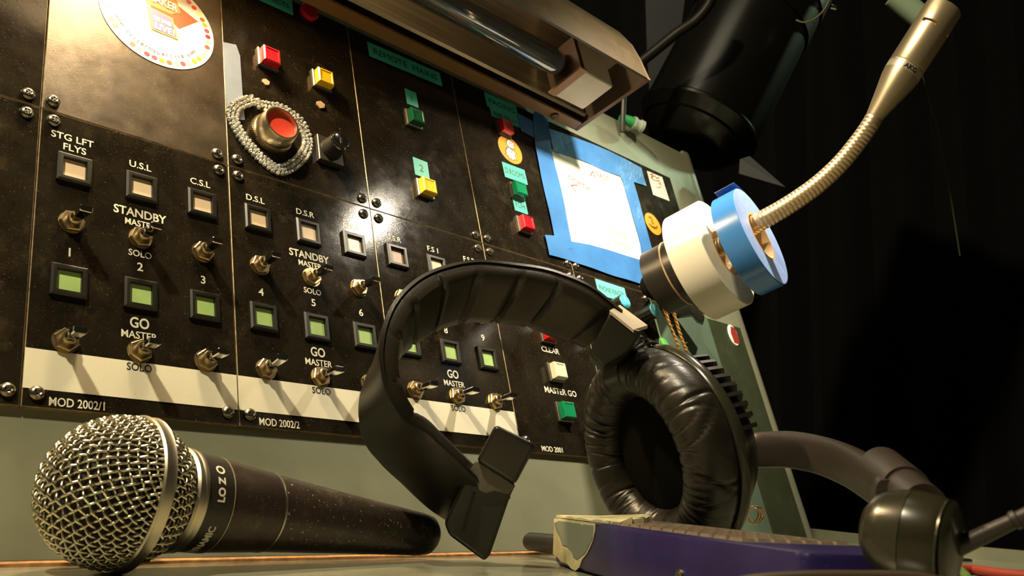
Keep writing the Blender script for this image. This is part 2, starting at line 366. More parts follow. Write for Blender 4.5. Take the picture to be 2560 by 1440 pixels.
# screw: pan head with a cross recess
def screw_me():
    g = G(); seg = 16; g.lathe([(0, 2.75), (0.5, 2.75), (1.1, 2.45), (1.6, 1.7), (1.75, 1.35), (1.25, 0.55), (1.1, 0)], seg, capb=False)
    return g.mesh('screw', screw_metal)
def cross_me():
    g = G(); g.box(-1.3, 1.3, -0.28, 0.28, 1.2, 1.74); g.box(-0.28, 0.28, -1.3, 1.3, 1.2, 1.745); return g.mesh('cross_slot', dark_slot, smooth=False)
SCREW, CROSS = screw_me(), cross_me()
WASH = G().lathe([(0, 4.0), (0.35, 4.0), (0.45, 3.4)], 20).mesh('washer', metal_grey)
def add_screw(par, u, v, washer=False):
    a = random.uniform(0, math.pi)
    s = part('screw', SCREW, par, (u, v, 0.1), rot=(0, 0, a)); part('cross_slot', CROSS, s, (0, 0, 0))
def module(name, label, u0, v0, w=PW, h=PH, m=None, me=None, group=None):
    t = thing(name, label, 'control panel', M=panelM(u0, v0, 0), group=group)
    part('plate', me if me else plate_mesh('plate', w, h, m or black_plate), t)
    return t
# square recessed indicator
def frame_me():
    g = G(); o_, i_ = 6.65, 4.3
    a = [(-o_, -o_), (o_, -o_), (o_, o_), (-o_, o_)]; b = [(-o_ + .8, -o_ + .8), (o_ - .8, -o_ + .8), (o_ - .8, o_ - .8), (-o_ + .8, o_ - .8)]; c = [(-i_, -i_), (i_, -i_), (i_, i_), (-i_, i_)]
    L = [[(x, y, 0.02) for x, y in a], [(x, y, 1.4) for x, y in a], [(x, y, 2.1) for x, y in b], [(x * 1.08, y * 1.08, 2.1) for x, y in c], [(x, y, 1.6) for x, y in c], [(x, y, 0.05) for x, y in c]]
    g.loft(L, caps=False); return g.mesh('bezel', bezel_black, smooth=False)
FRAME = frame_me()
LENS_C = G().box(-4.28, 4.28, -4.28, 4.28, 0.02, 0.5).mesh('lens', lens_cream, smooth=False)
LENS_G = G().box(-4.28, 4.28, -4.28, 4.28, 0.02, 0.5).mesh('lens', lens_green, smooth=False)
LENS_D = G().box(-4.28, 4.28, -4.28, 4.28, 0.02, 0.2).mesh('lens', mat('dark_cream_lens', (0.50, 0.30, 0.19), 0.4), smooth=False)
def indicator(par, u, v, lens, lab=None):
    f = part('indicator_bezel', FRAME, par, (u, v, 0)); part('lens', lens, f, (0, 0, 0), label=lab)
# toggle switch
NUT = G().lathe([(0, 4.75), (1.5, 4.75), (1.9, 4.3)], 6, a0=0.3).mesh('nut', brass, smooth=False)
WSH = G().lathe([(0.0, 4.9), (0.35, 4.9)], 24).mesh('washer', brass, smooth=False)
BUSH = G().lathe([(0, 2.8), (4.4, 2.8), (4.8, 2.5), (4.8, 1.9), (3.4, 1.5)], 20, capb=True).mesh('toggle_bushing', brass)
def lever_me():
    g = G(); rings = []
    for z, wx, wy in ((2.8, 1.0, 1.0), (5.0, 1.15, 1.15), (6.2, 1.75, 1.2), (10, 2.2, 1.3), (14.6, 2.45, 1.35), (15.0, 2.2, 1.1)):
        rings.append([(sx * wx, sy * wy, z) for sx, sy in ((-1, -.7), (-.8, -1), (.8, -1), (1, -.7), (1, .7), (.8, 1), (-.8, 1), (-1, .7))])
    g.loft(rings); return g.mesh('lever', chrome, ang=25)
LEVER = lever_me()
def toggle(par, u, v, tilt=0.0):
    b = part('toggle_switch', BUSH, par, (u, v, 0)); part('washer', WSH, b, (0, 0, 0)); part('nut', NUT, b, (0, 0, 0.35), rot=(0, 0, random.uniform(0, 1)))
    part('lever', LEVER, b, (0, 0, 0), rot=(math.radians(7 + tilt), math.radians(random.uniform(-2, 2)), 0))
# proud push-button
PB = 5.9
PBASE = G().box(-PB, PB, -PB, PB, 0.02, 1.9, bev=0.5).mesh('button_base', metal_grey, smooth=False)
def cap_me(m):
    g = G(); a = 4.8; rings = []
    for z, r in ((1.6, a), (5.4, a), (6.0, a - 0.5)): rings.append([(-r, -r, z), (r, -r, z), (r, r, z), (-r, r, z)])
    for z, r in ((6.0, a - 1.3), (5.7, a - 1.5)): rings.append([(-r, -r, z), (r, -r, z), (r, r, z), (-r, r, z)])
    g.loft(rings); return g.mesh('button_cap', m, smooth=False)
CAPS = {k: cap_me(m) for k, m in dict(red=cap_red, yellow=cap_yellow, green=cap_green, dkgreen=cap_dkgreen, white=cap_white).items()}
def pushb(par, u, v, c, lab):
    b = part('push_button', PBASE, par, (u, v, 0), label=lab); part('button_cap', CAPS[c], b, (0, 0, 0))
def txt(par, s, u, v, h, m=None, width=None, bold=0.07, n=0.05, rot=0.0, thick=0.05, label=None):
    return part('lettering', textmesh('lettering', s, h, m or white_ink, bold=bold * (0.6 if h < 3.4 else 1), width=width, rot=rot, thick=thick), par, (u, v, n), label=label)
LCOL = (13.5, 40.6, 67.5)
def prompt_module(name, label, idx, top, mod):
    t = module(name, label, PW * idx, 0, me=plate_lo)
    for i, c in enumerate(LCOL):
        indicator(t, c, 102.2, LENS_D if (idx == 2 and i == 0) else LENS_C)
        indicator(t, c, 51.2, LENS_G)
        toggle(t, c, 77.6); toggle(t, c, 26.6, -6 if (idx == 1 and i == 0) else 0)
    part('writing_strip', G().box(0.3, PW - 0.3, 7.0, 22.2, 0.01, 0.12).mesh('writing_strip', cream_strip, smooth=False), t)
    for (s, c, v_) in top: txt(t, s, c, v_, 3.3, width=None)
    txt(t, 'STANDBY', 40.6, 89.4, 4.0, width=22.0, bold=0.10); txt(t, 'MASTER', 40.6, 84.6, 3.0, width=12.6)
    txt(t, 'SOLO', 40.6, 70.2, 3.0, width=9.4)
    for i, c in enumerate(LCOL): txt(t, str(idx * 3 + i + 1), c, 64.2, 3.8)
    txt(t, 'GO', 40.6, 38.9, 4.6, width=7.6, bold=0.12); txt(t, 'MASTER', 40.6, 33.6, 3.2, width=14.0)
    txt(t, 'SOLO', 40.6, 20.0, 3.1, black_ink, width=9.6, n=0.16)
    txt(t, mod, 18.6, 2.9, 3.3, width=19.0)
    for (a, b) in ((4.8, 5.3), (76.4, 5.3), (4.8, 123.7), (76.4, 123.7)): add_screw(t, a, b)
    return t
prompt_module('control_module', 'black control panel behind the microphone, first switch column headed STG LFT FLYS', 0, [('STG LFT', 12.6, 117.6), ('FLYS', 13.6, 112.9), ('U.S.L', 40.4, 113.8), ('C.S.L', 67.4, 113.9)], 'MOD 2002/1')
prompt_module('control_module', 'black control panel left of the headband, columns headed D.S.L to C.S.R', 1, [('D.S.L', 13.4, 113.6), ('D.S.R', 40.4, 113.6), ('C.S.R', 67.4, 113.6)], 'MOD 2002/2')
prompt_module('control_module', 'black panel with controls 7 to 9, seen through the headband loop', 2, [('U.S.R', 13.4, 113.6), ('F.S 1', 40.4, 113.6), ('F.S 2', 67.4, 113.6)], 'MOD 2002/3')
t = module('control_module', 'black panel marked MOD 2001 with CLEAR and MASTER GO buttons', PW * 3, 0, me=plate_lo)
pushb(t, 40.2, 75.2, 'red', 'red square push-button'); pushb(t, 40.2, 50.2, 'white', 'cream square push-button'); pushb(t, 40.2, 25.7, 'green', 'green square push-button')
txt(t, 'CLEAR', 41.2, 65.2, 3.5, width=15.5, bold=0.10); txt(t, 'MASTER GO', 42.5, 38.9, 3.7, width=27.5, bold=0.10); txt(t, 'MOD 2001', 24.8, 2.9, 3.1, width=17)
for (a, b) in ((4.8, 6.5), (76.4, 5.3), (4.8, 123.7), (76.4, 123.7)): add_screw(t, a, b)
t = module('control_module', 'black panel with blue and green capped knobs under the PHONE RINGER label', PW * 4, 0, me=plate_lo)
M5 = t
def knob(par, px, py, capm, h=15.0, r=5.2, lab=None):
    u, v_ = uvn(px, py, h); u -= PW * 4
    g = G(); seg = 36; rings = []
    for z in (0.3, 1.2, h - 0.6, h - 0.1):
        k = 0.93 if z > h - 0.3 else 1
        rings.append([((r * k + (0.25 if i % 3 == 0 else 0)) * math.cos(2 * math.pi * i / seg), (r * k + (0.25 if i % 3 == 0 else 0)) * math.sin(2 * math.pi * i / seg), z) for i in range(seg)])
    g.loft(rings); b = part('rotary_knob', g.mesh('rotary_knob', plastic, ang=20), par, (u, v_, 0), label=lab)
    part('knob_cap', G().lathe([(h - 0.1, r * 0.97), (h + 0.35, r * 0.93)], 30).mesh('knob_cap', capm), b)
    part('pointer_line', G().box(-0.22, 0.22, 0, r * 0.8, h + 0.36, h + 0.42).mesh('pointer_line', white_ink, smooth=False), b, rot=(0, 0, 0.15 if capm is blue_cap else 0.35))
knob(t, 1563, 754, blue_cap, lab='blue-capped knob'); knob(t, 1637, 776, blue_cap, lab='blue-capped knob'); knob(t, 1660, 861, green_capm, lab='green-capped knob')
for (px, py) in ((1600, 852), (1633, 858)):
    u, v_ = uvn(px, py, 12); part('shiny_knob', G().lathe([(0.3, 4.6), (10, 4.4), (11.6, 3.4), (12, 0.0)], 24, capb=False).mesh('shiny_knob', plastic_g), t, (u - PW * 4, v_, 0))
for (a, b) in ((4.8, 5.3), (76.4, 5.3), (4.8, 123.7), (76.4, 123.7)): add_screw(t, a, b)
t = module('control_module', 'blank black panel at the lower left edge of the row', -PW, 0, me=plate_lo)
for (a, b) in ((4.8, 5.3), (76.8, 5.4), (4.8, 123.7), (76.0, 123.6)): add_screw(t, a, b)
t = module('control_module', 'scratched blank black panel at the upper left corner', -PW, PH, me=plate_lo)
for (a, b) in ((4.8, 4.6), (76.0, 4.6)): add_screw(t, a, b)
t = module('control_module', 'brown sheened blank panel behind the round white sticker', 0, PH, m=sheen_plate)
for (a, b) in ((4.2, 5.0), (76.0, 4.4)): add_screw(t, a, b)
t = module('control_module', 'black upper panel with red and yellow buttons and a silver knob', PW, PH, me=plate_lo); U2 = t
for (a, b) in ((4.8, 4.6), (76.6, 4.9)): add_screw(t, a, b)
pushb(t, 106.3 - PW, 203.6 - PH, 'red', 'red square push-button'); pushb(t, 139.2 - PW, 204 - PH, 'yellow', 'yellow square push-button')
for (px, py, s) in ((665, 205, 2.1), (802, 262, 2.6)):
    u, v_ = uvn(px, py, 0.5); g = G().prism([(-s, -s * .3), (-s * .3, -s), (s * .8, -s * .5), (s, s * .5), (0, s), (-s * .9, s * .5)], 0.05, 0.7)
    part('bare_hole', g.mesh('bare_hole', mat('bare_patch', (0.62, 0.45, 0.30), 0.5, 0.3), smooth=False), t, (u - PW, v_ - PH, 0), label='small bare metal chip in the paint')
# silver ring knob with recessed red face
kb = part('silver_knob', G().lathe([(0.3, 11.0), (2.4, 11.0), (2.6, 10.2), (3.4, 10.4), (10.8, 9.4), (11.3, 9.1), (11.3, 8.3), (8.3, 8.1)], 48, capb=True).mesh('silver_knob', mat('warm_nickel', (0.62, 0.54, 0.38), 0.28, 1.0)), t, (105.3 - PW, 155.0 - PH, 0), label='silver ring knob')
part('red_disc', G().lathe([(8.35, 8.05), (8.6, 8.05)], 40).mesh('red_disc', knob_red, smooth=False), kb)
g = G()
for i in range(60):
    a = 2 * math.pi * i / 60; c, s = math.cos(a), math.sin(a)
    q = [(r_ * c - w_ * s, r_ * s + w_ * c, z) for z in (0.3, 2.4) for (r_, w_) in ((10.8, -.3), (11.4, -.25), (11.4, .25), (10.8, .3))]
    g.add(q, [(3, 2, 1, 0), (4, 5, 6, 7), (0, 1, 5, 4), (1, 2, 6, 5), (2, 3, 7, 6), (3, 0, 4, 7)])
o = part('knurling', g.mesh('knurling', brass, smooth=False), kb); o['kind'] = 'stuff'
ks = part('key_switch', G().box(-7.6, 7.6, -8.0, 8.0, 0.05, 3.2, bev=0.4).mesh('key_switch', mat('dull_black_metal', (0.04, 0.034, 0.026), 0.35, 0.3), smooth=False), t, (138.8 - PW, 156.0 - PH, 0), label='key switch')
part('lock_barrel', G().lathe([(3.2, 6.2), (8.5, 5.6), (11.5, 5.4)], 32).mesh('lock_barrel', plastic), ks)
part('lock_face', G().lathe([(11.5, 5.5), (12.4, 5.4), (12.9, 4.6), (12.7, 4.0), (12.7, 0)], 32, capb=False).mesh('lock_face', chrome), ks)
part('keyhole', G().box(-0.5, 0.5, -1.8, 1.8, 12.7, 12.85).mesh('keyhole', dark_slot, smooth=False), ks)
u, v_ = uvn(776, 26, 2.5)
part('round_button', G().lathe([(0.1, 5.6), (2.0, 5.6), (2.6, 5.0)], 28).mesh('round_button', cap_red), t, (u - PW, v_ - PH, 0), label='round red button')
t = module('control_module', 'black upper panel under the REMOTE MAINS label', PW * 2, PH, me=plate_lo)
for (a, b) in ((4.8, 4.9), (76.6, 4.4)): add_screw(t, a, b)
pushb(t, 203.4 - 2 * PW, 203.4 - PH, 'dkgreen', 'dark green push-button'); pushb(t, 203.6 - 2 * PW, 153.3 - PH, 'yellow', 'yellow square push-button')
t = module('control_module', 'black upper panel with a column of paging buttons', PW * 3, PH, me=plate_lo)
for (a, b) in ((4.8, 4.4), (76.8, 4.4)): add_screw(t, a, b)
pushb(t, 284.4 - 3 * PW, 227.6 - PH, 'red', 'red push-button in shadow'); pushb(t, 284.4 - 3 * PW, 177.4 - PH, 'green', 'green push-button'); pushb(t, 284.2 - 3 * PW, 151.4 - PH, 'red', 'red push-button')
t = module('control_module', 'wide black upper panel covered by the taped paper map', PW * 4, PH, w=PW * 2 + 1.6)
for (a, b) in ((3.8, 4.4), (76.6, 4.4), (86.0, 4.4)): add_screw(t, a, b)
# bare metal bars between the screw clusters of the right-hand panels
part('bare_strip', G().box(-1.3, 1.3, -7, 7, 0.03, 0.3).mesh('bare_strip', metal_grey, smooth=False), M5, (79.8, PH - 9, 0))
# ================================================================ LABELS, PAPERS, TAPE, STICKERS
def label_tape(name, lab, cx_, cy_, w, h, s, th=3.2, rot=0.0, m=teal, ink=black_ink, n=0.08, tw=None, cat='label', jag=0.5, bold=0.0, group=None):
    t = thing(name, lab, cat, M=panelM(cx_, cy_, n) @ Matrix.Rotation(rot, 4, 'Z'), group=group)
    pl = [(-w / 2, -h / 2), (0, -h / 2 + .1), (w / 2 - jag, -h / 2), (w / 2, -h / 2 + jag), (w / 2, h / 2 - jag * .3), (w / 2 - jag * .5, h / 2), (-w / 2, h / 2)]
    part('backing', G().prism(pl, 0, 0.12).mesh('backing', m, smooth=False), t)
    if s: part('lettering', textmesh('lettering', s, th, ink, bold=bold, width=tw, thick=0.04), t, (0, 0, 0.15))
    return t
label_tape('teal_label', 'long teal label reading REMOTE MAINS in the shade under the strip light', 205.2, 247.3, 57.5, 11.2, 'REMOTE  MAINS', 4.6, math.radians(2.0), tw=50)
label_tape('teal_label', 'small teal label with the numeral 1 above the dark green button', 205.4, 221, 9.0, 11.8, '1', 4.2, math.radians(1))
label_tape('teal_label', 'small teal label with the numeral 2 above a yellow button', 204.1, 168.6, 10.9, 12.5, '2', 5.0, math.radians(-1))
label_tape('teal_label', 'teal label reading PAGING beside the blue tape', 289.0, 249.9, 31.0, 12.2, 'PAGING', 4.4, math.radians(1.5), tw=25)
label_tape('teal_label', 'teal label reading BAR BELLS just under the PAGING label', 289.8, 240.2, 28.0, 8.0, 'BAR BELLS', 3.2, math.radians(1.5), tw=22, n=0.22)
label_tape('teal_label', 'teal label reading D.ROOMS under the ghost sticker', 287.4, 193.1, 21.3, 12.0, 'D.ROOMS', 4.6, math.radians(1), tw=18)
label_tape('teal_label', 'teal label reading FOH above the lower red paging button', 285.7, 167.5, 12.0, 10.8, 'FOH', 4.8, math.radians(0), tw=8.5)
label_tape('teal_label', 'pale teal label reading PHONE RINGER behind the blue-capped knobs', 362.6, 121.2, 31.5, 12.2, 'PHONE RINGER', 4.2, math.radians(-1), m=mat('pale_teal', (0.16, 0.62, 0.52), 0.45), ink=teal_ink, tw=27)
c_ = uvn(700, 10); label_tape('teal_label', 'teal label ending in ECTS at the top, beside the round red button', c_[0] - 3, c_[1] + 1, 22, 11, 'EFFECTS', 3.6, math.radians(0), tw=17)
def pxpoly(name, lab, cat, pts, m, n=0.1, th=0.12, group=None, lift=0.0, smooth=False):
    uv_ = [uvn(x, y, n) for x, y in pts]
    c = np.mean(np.array(uv_), 0); t = thing(name, lab, cat, M=panelM(c[0], c[1], n), group=group)
    pl = [(a - c[0], b - c[1]) for a, b in uv_]
    # orientation
    ar = sum(pl[i][0] * pl[(i + 1) % len(pl)][1] - pl[(i + 1) % len(pl)][0] * pl[i][1] for i in range(len(pl)))
    if ar < 0: pl = pl[::-1]
    return t, pl, c
# taped paper map
t, pl, c = pxpoly('paper_map', 'white hand-drawn paper plan with NORTH and EAST arrows, taped to the panel', 'paper',
    [(1378, 372), (1430, 387), (1473, 403), (1507, 420), (1547, 433), (1560, 453), (1580, 520), (1610, 630), (1613, 662), (1573, 647), (1523, 631), (1473, 617), (1428, 607), (1417, 567), (1407, 500), (1387, 427)], paper, 0.2)
part('sheet', G().prism(pl, 0, 0.15).mesh('sheet', paper, smooth=False), t)
def stroke(par, pts, m, r=0.35, n=0.2, name='pen_line', c=c):
    g = G()
    for a, b in zip(pts[:-1], pts[1:]):
        a = np.array(a); b = np.array(b); d = (b - a) / (np.linalg.norm(b - a) + 1e-9); q = np.array([-d[1], d[0]]) * r
        g.prism([tuple(a - q), tuple(b - q), tuple(b + q), tuple(a + q)], n, n + 0.05)
    return part(name, g.mesh(name, m, smooth=False), par)
def pl_(x, y, c=c): a = uvn(x, y, 0.2); return (a[0] - c[0], a[1] - c[1])
stroke(t, [pl_(1490, 505), pl_(1483, 430)], grey_ink, 0.22); stroke(t, [pl_(1476, 441), pl_(1481, 428), pl_(1488, 446)], red_ink, 0.5)
stroke(t, [pl_(1486, 495), pl_(1430, 465)], grey_ink, 0.22); stroke(t, [pl_(1440, 480), pl_(1427, 464), pl_(1444, 463)], red_ink, 0.5)
na, nb = uvn(1423, 450), uvn(1465, 475); NROT = math.atan2(nb[1] - na[1], nb[0] - na[0])
for s, x, y, h, w_, m in (('EAST', 1507, 442, 5.0, 15, red_ink), ('NORTH', 1447, 458, 4.6, 22, red_ink), ('SR', 1391, 383, 4, 7, grey_ink), ('FIRE', 1550, 588, 4.5, 19, faint_ink), ('EXIT', 1556, 612, 4.5, 17, faint_ink)):
    a = pl_(x, y); part('lettering', textmesh('lettering', s, h, m, width=w_, rot=(NROT if s == 'NORTH' else math.radians(-2))), t, (a[0], a[1] - (7 if s == 'NORTH' else 0) * 0, 0.2))
def tape(lab, pts, n, m=blue_tape, wav=0.35):
    t, pl, c = pxpoly('blue_tape_strip', lab, 'tape', pts, m, n, group=None)
    # subdivide for gentle puckers
    bm = bmesh.new(); vs_ = [bm.verts.new((a * MM, b * MM, 0)) for a, b in pl]; f = bm.faces.new(vs_)
    bmesh.ops.triangulate(bm, faces=[f]); 
    for _ in range(3): bmesh.ops.subdivide_edges(bm, edges=bm.edges[:], cuts=1, use_grid_fill=True)
    ph = random.uniform(0, 6)
    for w_ in bm.verts: w_.co.z = (0.35 + 0.6 * wav * math.sin(w_.co.x * 160 + ph) * math.sin(w_.co.y * 120 + ph * 2)) * MM
    bmesh.ops.recalc_face_normals(bm, faces=bm.faces)
    ret = bmesh.ops.extrude_face_region(bm, geom=bm.faces[:]); 
    for e in ret['geom']:
        if isinstance(e, bmesh.types.BMVert): e.co.z += 0.1 * MM
    bmesh.ops.recalc_face_normals(bm, faces=bm.faces)
    me = bpy.data.meshes.new('strip'); bm.to_mesh(me); bm.free(); me.materials.append(m)
    me.polygons.foreach_set('use_smooth', [True] * len(me.polygons)); me.set_sharp_from_angle(angle=math.radians(40))
    part('strip', me, t); return t
tape('blue tape strip along the left side of the paper plan', [(1333, 279), (1347, 283), (1370, 297), (1371, 330), (1380, 385), (1394, 440), (1411, 515), (1427, 600), (1430, 622), (1400, 625), (1385, 592), (1370, 520), (1352, 440), (1338, 370), (1332, 310)], 0.7)
tape('blue tape strip across the top of the paper plan', [(1371, 322), (1440, 345), (1523, 378), (1603, 420), (1609, 445), (1615, 466), (1583, 455), (1545, 440), (1507, 426), (1473, 410), (1430, 393), (1382, 378)], 0.4)
tape('blue tape strip down the right side of the paper plan', [(1545, 430), (1583, 455), (1600, 515), (1618, 580), (1632, 636), (1630, 660), (1608, 664), (1600, 610), (1576, 525), (1556, 455)], 0.5)
tape('creased blue tape strip along the bottom of the paper plan', [(1361, 588), (1385, 590), (1428, 604), (1473, 612), (1523, 626), (1573, 642), (1614, 655), (1640, 660), (1640, 722), (1608, 712), (1540, 692), (1470, 668), (1420, 650), (1372, 638)], 0.9, wav=0.6)
tape('short dark blue tape piece left of the upright strip', [(1292, 283), (1330, 303), (1334, 345), (1302, 328)], 0.4, wav=0.1)
t, pl, c2 = pxpoly('tape_patch', 'worn pale blue tape patch behind the rhinestone loop', 'tape', [(556, 105), (590, 112), (600, 140), (606, 232), (612, 300), (568, 300), (561, 180)], None, 0.05)
part('patch', G().prism(pl, 0, 0.1).mesh('patch', mat('worn_pale_blue', (0.20, 0.25, 0.33), 0.5, 0, 0.1, 60, (0.5, 0.4, 0.25), 0.5), smooth=False), t)
t, pl, c3 = pxpoly('paper_note', 'small pinkish note with red scribble at the top right of the panel', 'note', [(1617, 427), (1655, 443), (1674, 503), (1633, 487)], None, 0.15)
part('sheet', G().prism(pl, 0, 0.12).mesh('sheet', pink_paper, smooth=False), t)
def q3(x, y): a = uvn(x, y, .15); return (a[0] - c3[0], a[1] - c3[1])
stroke(t, [q3(1623, 437), q3(1632, 435), q3(1628, 442), q3(1637, 440), q3(1641, 446), q3(1648, 444)], red_ink, 0.45, 0.13)
stroke(t, [q3(1626, 446), q3(1631, 443), q3(1631, 449), q3(1640, 452), q3(1648, 452), q3(1652, 462), q3(1645, 458)], red_ink, 0.4, 0.13)
stroke(t, [q3(1640, 467), q3(1648, 470), q3(1652, 466)], red_ink, 0.3, 0.13)
# round stickers
def disc(r, h, seg=40): return G().lathe([(0, r), (h, r)], seg)
def sticker(lab, px, py, r, m):
    u, v_ = uvn(px, py); t = thing('round_sticker', lab, 'sticker', M=panelM(u, v_, 0.1)); part('disc', disc(r, 0.12).mesh('disc', m, smooth=False), t); return t
t = sticker('orange round sticker with two small ghosts', 1275, 375, 11.0, orange_st)
def blob(par, pts, m, n, nm): part(nm, G().prism(pts, n, n + 0.05).mesh(nm, m, smooth=False), par)
def outl(par, pts, n, nm='ghost_print'):
    c = np.mean(np.array(pts), 0); blob(par, [tuple(c + (np.array(p) - c) * 1.16) for p in pts], black_ink, n, 'ghost_outline'); blob(par, pts, ghost_white, n + 0.06, nm)
gh = [(-3, 1), (-2, 3), (-.6, 4), (1, 3.6), (2, 2.4), (3.6, 2.6), (3, 1.2), (2.4, 0), (3, -2.4), (1.6, -2), (.8, -3.4), (-.4, -2.2), (-1.6, -3.2), (-2, -1.6), (-3.6, -1), (-2.6, 0)]
outl(t, [(a * 1.15 + 1.2, b * 1.0 + 4.6) for a, b in gh], 0.14); outl(t, [(a * 1.45 - .3, b * 1.3 - 4.0) for a, b in gh], 0.14)
for (a, b) in ((.6, 5.8), (1.9, 5.8), (-1, -2.3), (.5, -2.1)): blob(t, [(a - .3, b - .5), (a + .3, b - .5), (a + .3, b + .5), (a - .3, b + .5)], black_ink, 0.28, 'ghost_eye')
t = sticker('orange round sticker with bat shapes like a grin, by the black tape roll', 1632, 560, 9.8, orange_st)
dark_o = mat('dark_brown_ink', (0.12, 0.04, 0.01), 0.5)
blob(t, [(-6, -2), (-4, -3.2), (-3.2, -5), (-2, -3.8), (-1, -5.6), (0, -3.9), (1, -5.4), (2, -3.6), (3.4, -4.6), (4, -2.6), (6, -1.2), (5.4, -.2), (3, -2), (0, -2.6), (-3, -2.2), (-5.4, -.8)], dark_o, 0.14, 'bat_print')
blob(t, [(-3.8, 5.4), (-1.5, 6.6), (.5, 5.8), (.8, 3.8), (0, 1.5), (1.5, .6), (1, -.6), (-1, .2), (-1.2, 2), (-.2, 4), (-2, 5.2), (-3.8, 4.4)], dark_o, 0.14, 'bat_print')
# big white round sticker with club lettering, cut by the frame
SU, SV, SR = 48.5, 201.8, 28.0
t = thing('round_sticker', 'large white round sticker with coloured dots and LIVE! in its centre', 'sticker', M=panelM(SU, SV, 0.1))
part('disc', disc(SR, 0.12, 72).mesh('disc', sticker_white, smooth=False), t)
dotc = [(0.75, 0.3, 0.02), (0.55, 0.05, 0.12), (0.6, 0.02, 0.05), (0.8, 0.76, 0.35), (0.45, 0.10, 0.03), (0.75, 0.74, 0.5), (0.65, 0.7, 0.4), (0.6, 0.6, 0.02), (0.55, 0.55, 0.02), (0.8, 0.6, 0.45), (0.5, 0.08, 0.1), (0.75, 0.75, 0.4), (0.42, 0.14, 0.05)]
dm = [mat('dot_ink', c, 0.4) for c in dotc]; dme = [disc(1.35, 0.05, 16).mesh('coloured_dot', m_, smooth=False) for m_ in dm]
for i in range(44):
    a = math.radians(20 - i * 8.2); part('coloured_dot', dme[i % len(dme)], t, ((SR - 3) * math.cos(a), (SR - 3) * math.sin(a), 0.13))
# orange/red burst with boxed words
blob(t, [(-6, 14), (6, 16), (20, 9), (10, -1), (4, 4), (-3, 3)], mat('burst_red', (0.72, 0.07, 0.02), 0.4), 0.13, 'burst_shape')
blob(t, [(-8, 18), (9, 17.5), (11, 10), (6, 6.5), (-6, 7)], mat('burst_orange', (0.80, 0.24, 0.05), 0.4), 0.19, 'burst_shape')
blob(t, [(-5.5, 5.6), (6.8, 4.2), (9.4, -8.4), (-3.6, -8.2)], mat('gold_ink', (0.75, 0.45, 0.05), 0.4), 0.25, 'box_border')
blob(t, [(-4.8, 4.8), (6.2, 3.5), (8.4, -7.6), (-3, -7.5)], mat('blue_ink', (0.14, 0.13, 0.30), 0.4), 0.31, 'box_shape')
for s, x, y, h, w_ in (('LIVE!', 2.8, -5.0, 3.8, 9.6), ('THE GAMES', 1.8, -.4, 2.6, 8.8), ('MAKER', 2, 12, 5, 15)):
    part('lettering', textmesh('lettering', s, h, sticker_white, width=w_, bold=0.15, rot=math.radians(-3)), t, (x, y, 0.42))
ringtxt = 'www.costermakerlive.com'
for i, ch in enumerate(ringtxt):
    a = math.radians(-90 - 66 + i * 5.5); me = textmesh('lettering', ch, 2.3, mat('grey_blue_ink', (0.12, 0.12, 0.16), 0.5) if i == 0 else INK, rot=a + math.pi / 2)
    if i == 0: INK = me.materials[0]
    part('lettering', me, t, (21 * math.cos(a), 21 * math.sin(a), 0.16))
# rhinestone loop
zp = [(300, 205), (450, 170), (570, 250), (700, 270), (850, 290), (1010, 370), (1140, 480), (1220, 620), (1265, 760), (1255, 890), (1190, 1010), (1090, 1110), (970, 1185), (830, 1215), (700, 1150), (590, 1060), (480, 950), (380, 840), (280, 710), (200, 570), (140, 430), (170, 290)]
uvp = [np.array(uvn(x / 6 + 560, y / 6 + 220, 1.6)) for x, y in zp]
def catm(pts, n, closed=False):
    out = []; k = len(pts); rng_ = range(k) if closed else range(k - 1)
    for i in rng_:
        p0 = pts[(i - 1) % k] if closed or i > 0 else pts[0]; p1 = pts[i]; p2 = pts[(i + 1) % k]; p3 = pts[(i + 2) % k] if closed or i + 2 < k else pts[-1]
        for j in range(n):
            t_ = j / n; out.append(0.5 * ((2 * p1) + (-p0 + p2) * t_ + (2 * p0 - 5 * p1 + 4 * p2 - p3) * t_ ** 2 + (-p0 + 3 * p1 - 3 * p2 + p3) * t_ ** 3))
    if not closed: out.append(pts[-1])
    return out
cl = np.array(catm(uvp, 12, True)); seg = np.linalg.norm(np.roll(cl, -1, 0) - cl, axis=1); tot = seg.sum(); cum = np.concatenate([[0], np.cumsum(seg)])
def onl(s):
    s %= tot; i = int(np.searchsorted(cum, s, 'right') - 1); i = min(i, len(cl) - 1); f = (s - cum[i]) / seg[i]; a = cl[i]; b = cl[(i + 1) % len(cl)]
    return a + (b - a) * f, (b - a) / np.linalg.norm(b - a)
cc = cl.mean(0)
RH = thing('rhinestone_loop', 'glittering three-row rhinestone chain looped around the silver knob', 'jewellery', M=panelM(cc[0], cc[1], 0.1))
g = G()
g.lathe([(0.0, 1.12), (0.8, 1.12), (1.1, 1.0), (1.8, 0.6), (1.85, 0.0)], 6, capb=False); STONE = g.mesh('rhinestone', stone_m, smooth=False)
nst = int(tot / 2.15); g = G(); rings = []
for i in range(nst + 1):
    p, t_ = onl(i * tot / nst); q = np.array([-t_[1], t_[0]]); rings.append([(*(p - cc - q * 3.1), 0), (*(p - cc - q * 3.1), 0.4), (*(p - cc + q * 3.1), 0.4), (*(p - cc + q * 3.1), 0)])
g.loft(rings, caps=False); part('chain_backing', g.mesh('chain_backing', metal_grey, smooth=False), RH)
for r_ in range(3):
    for i in range(nst):
        p, t_ = onl((i + (0.5 if r_ == 1 else 0)) * tot / nst); q = np.array([-t_[1], t_[0]]); p = p - cc + q * (r_ - 1) * 2.15
        part('rhinestone', STONE, RH, (p[0], p[1], 0.1), rot=(random.uniform(-.22, .22), random.uniform(-.22, .22), random.uniform(0, 6)))
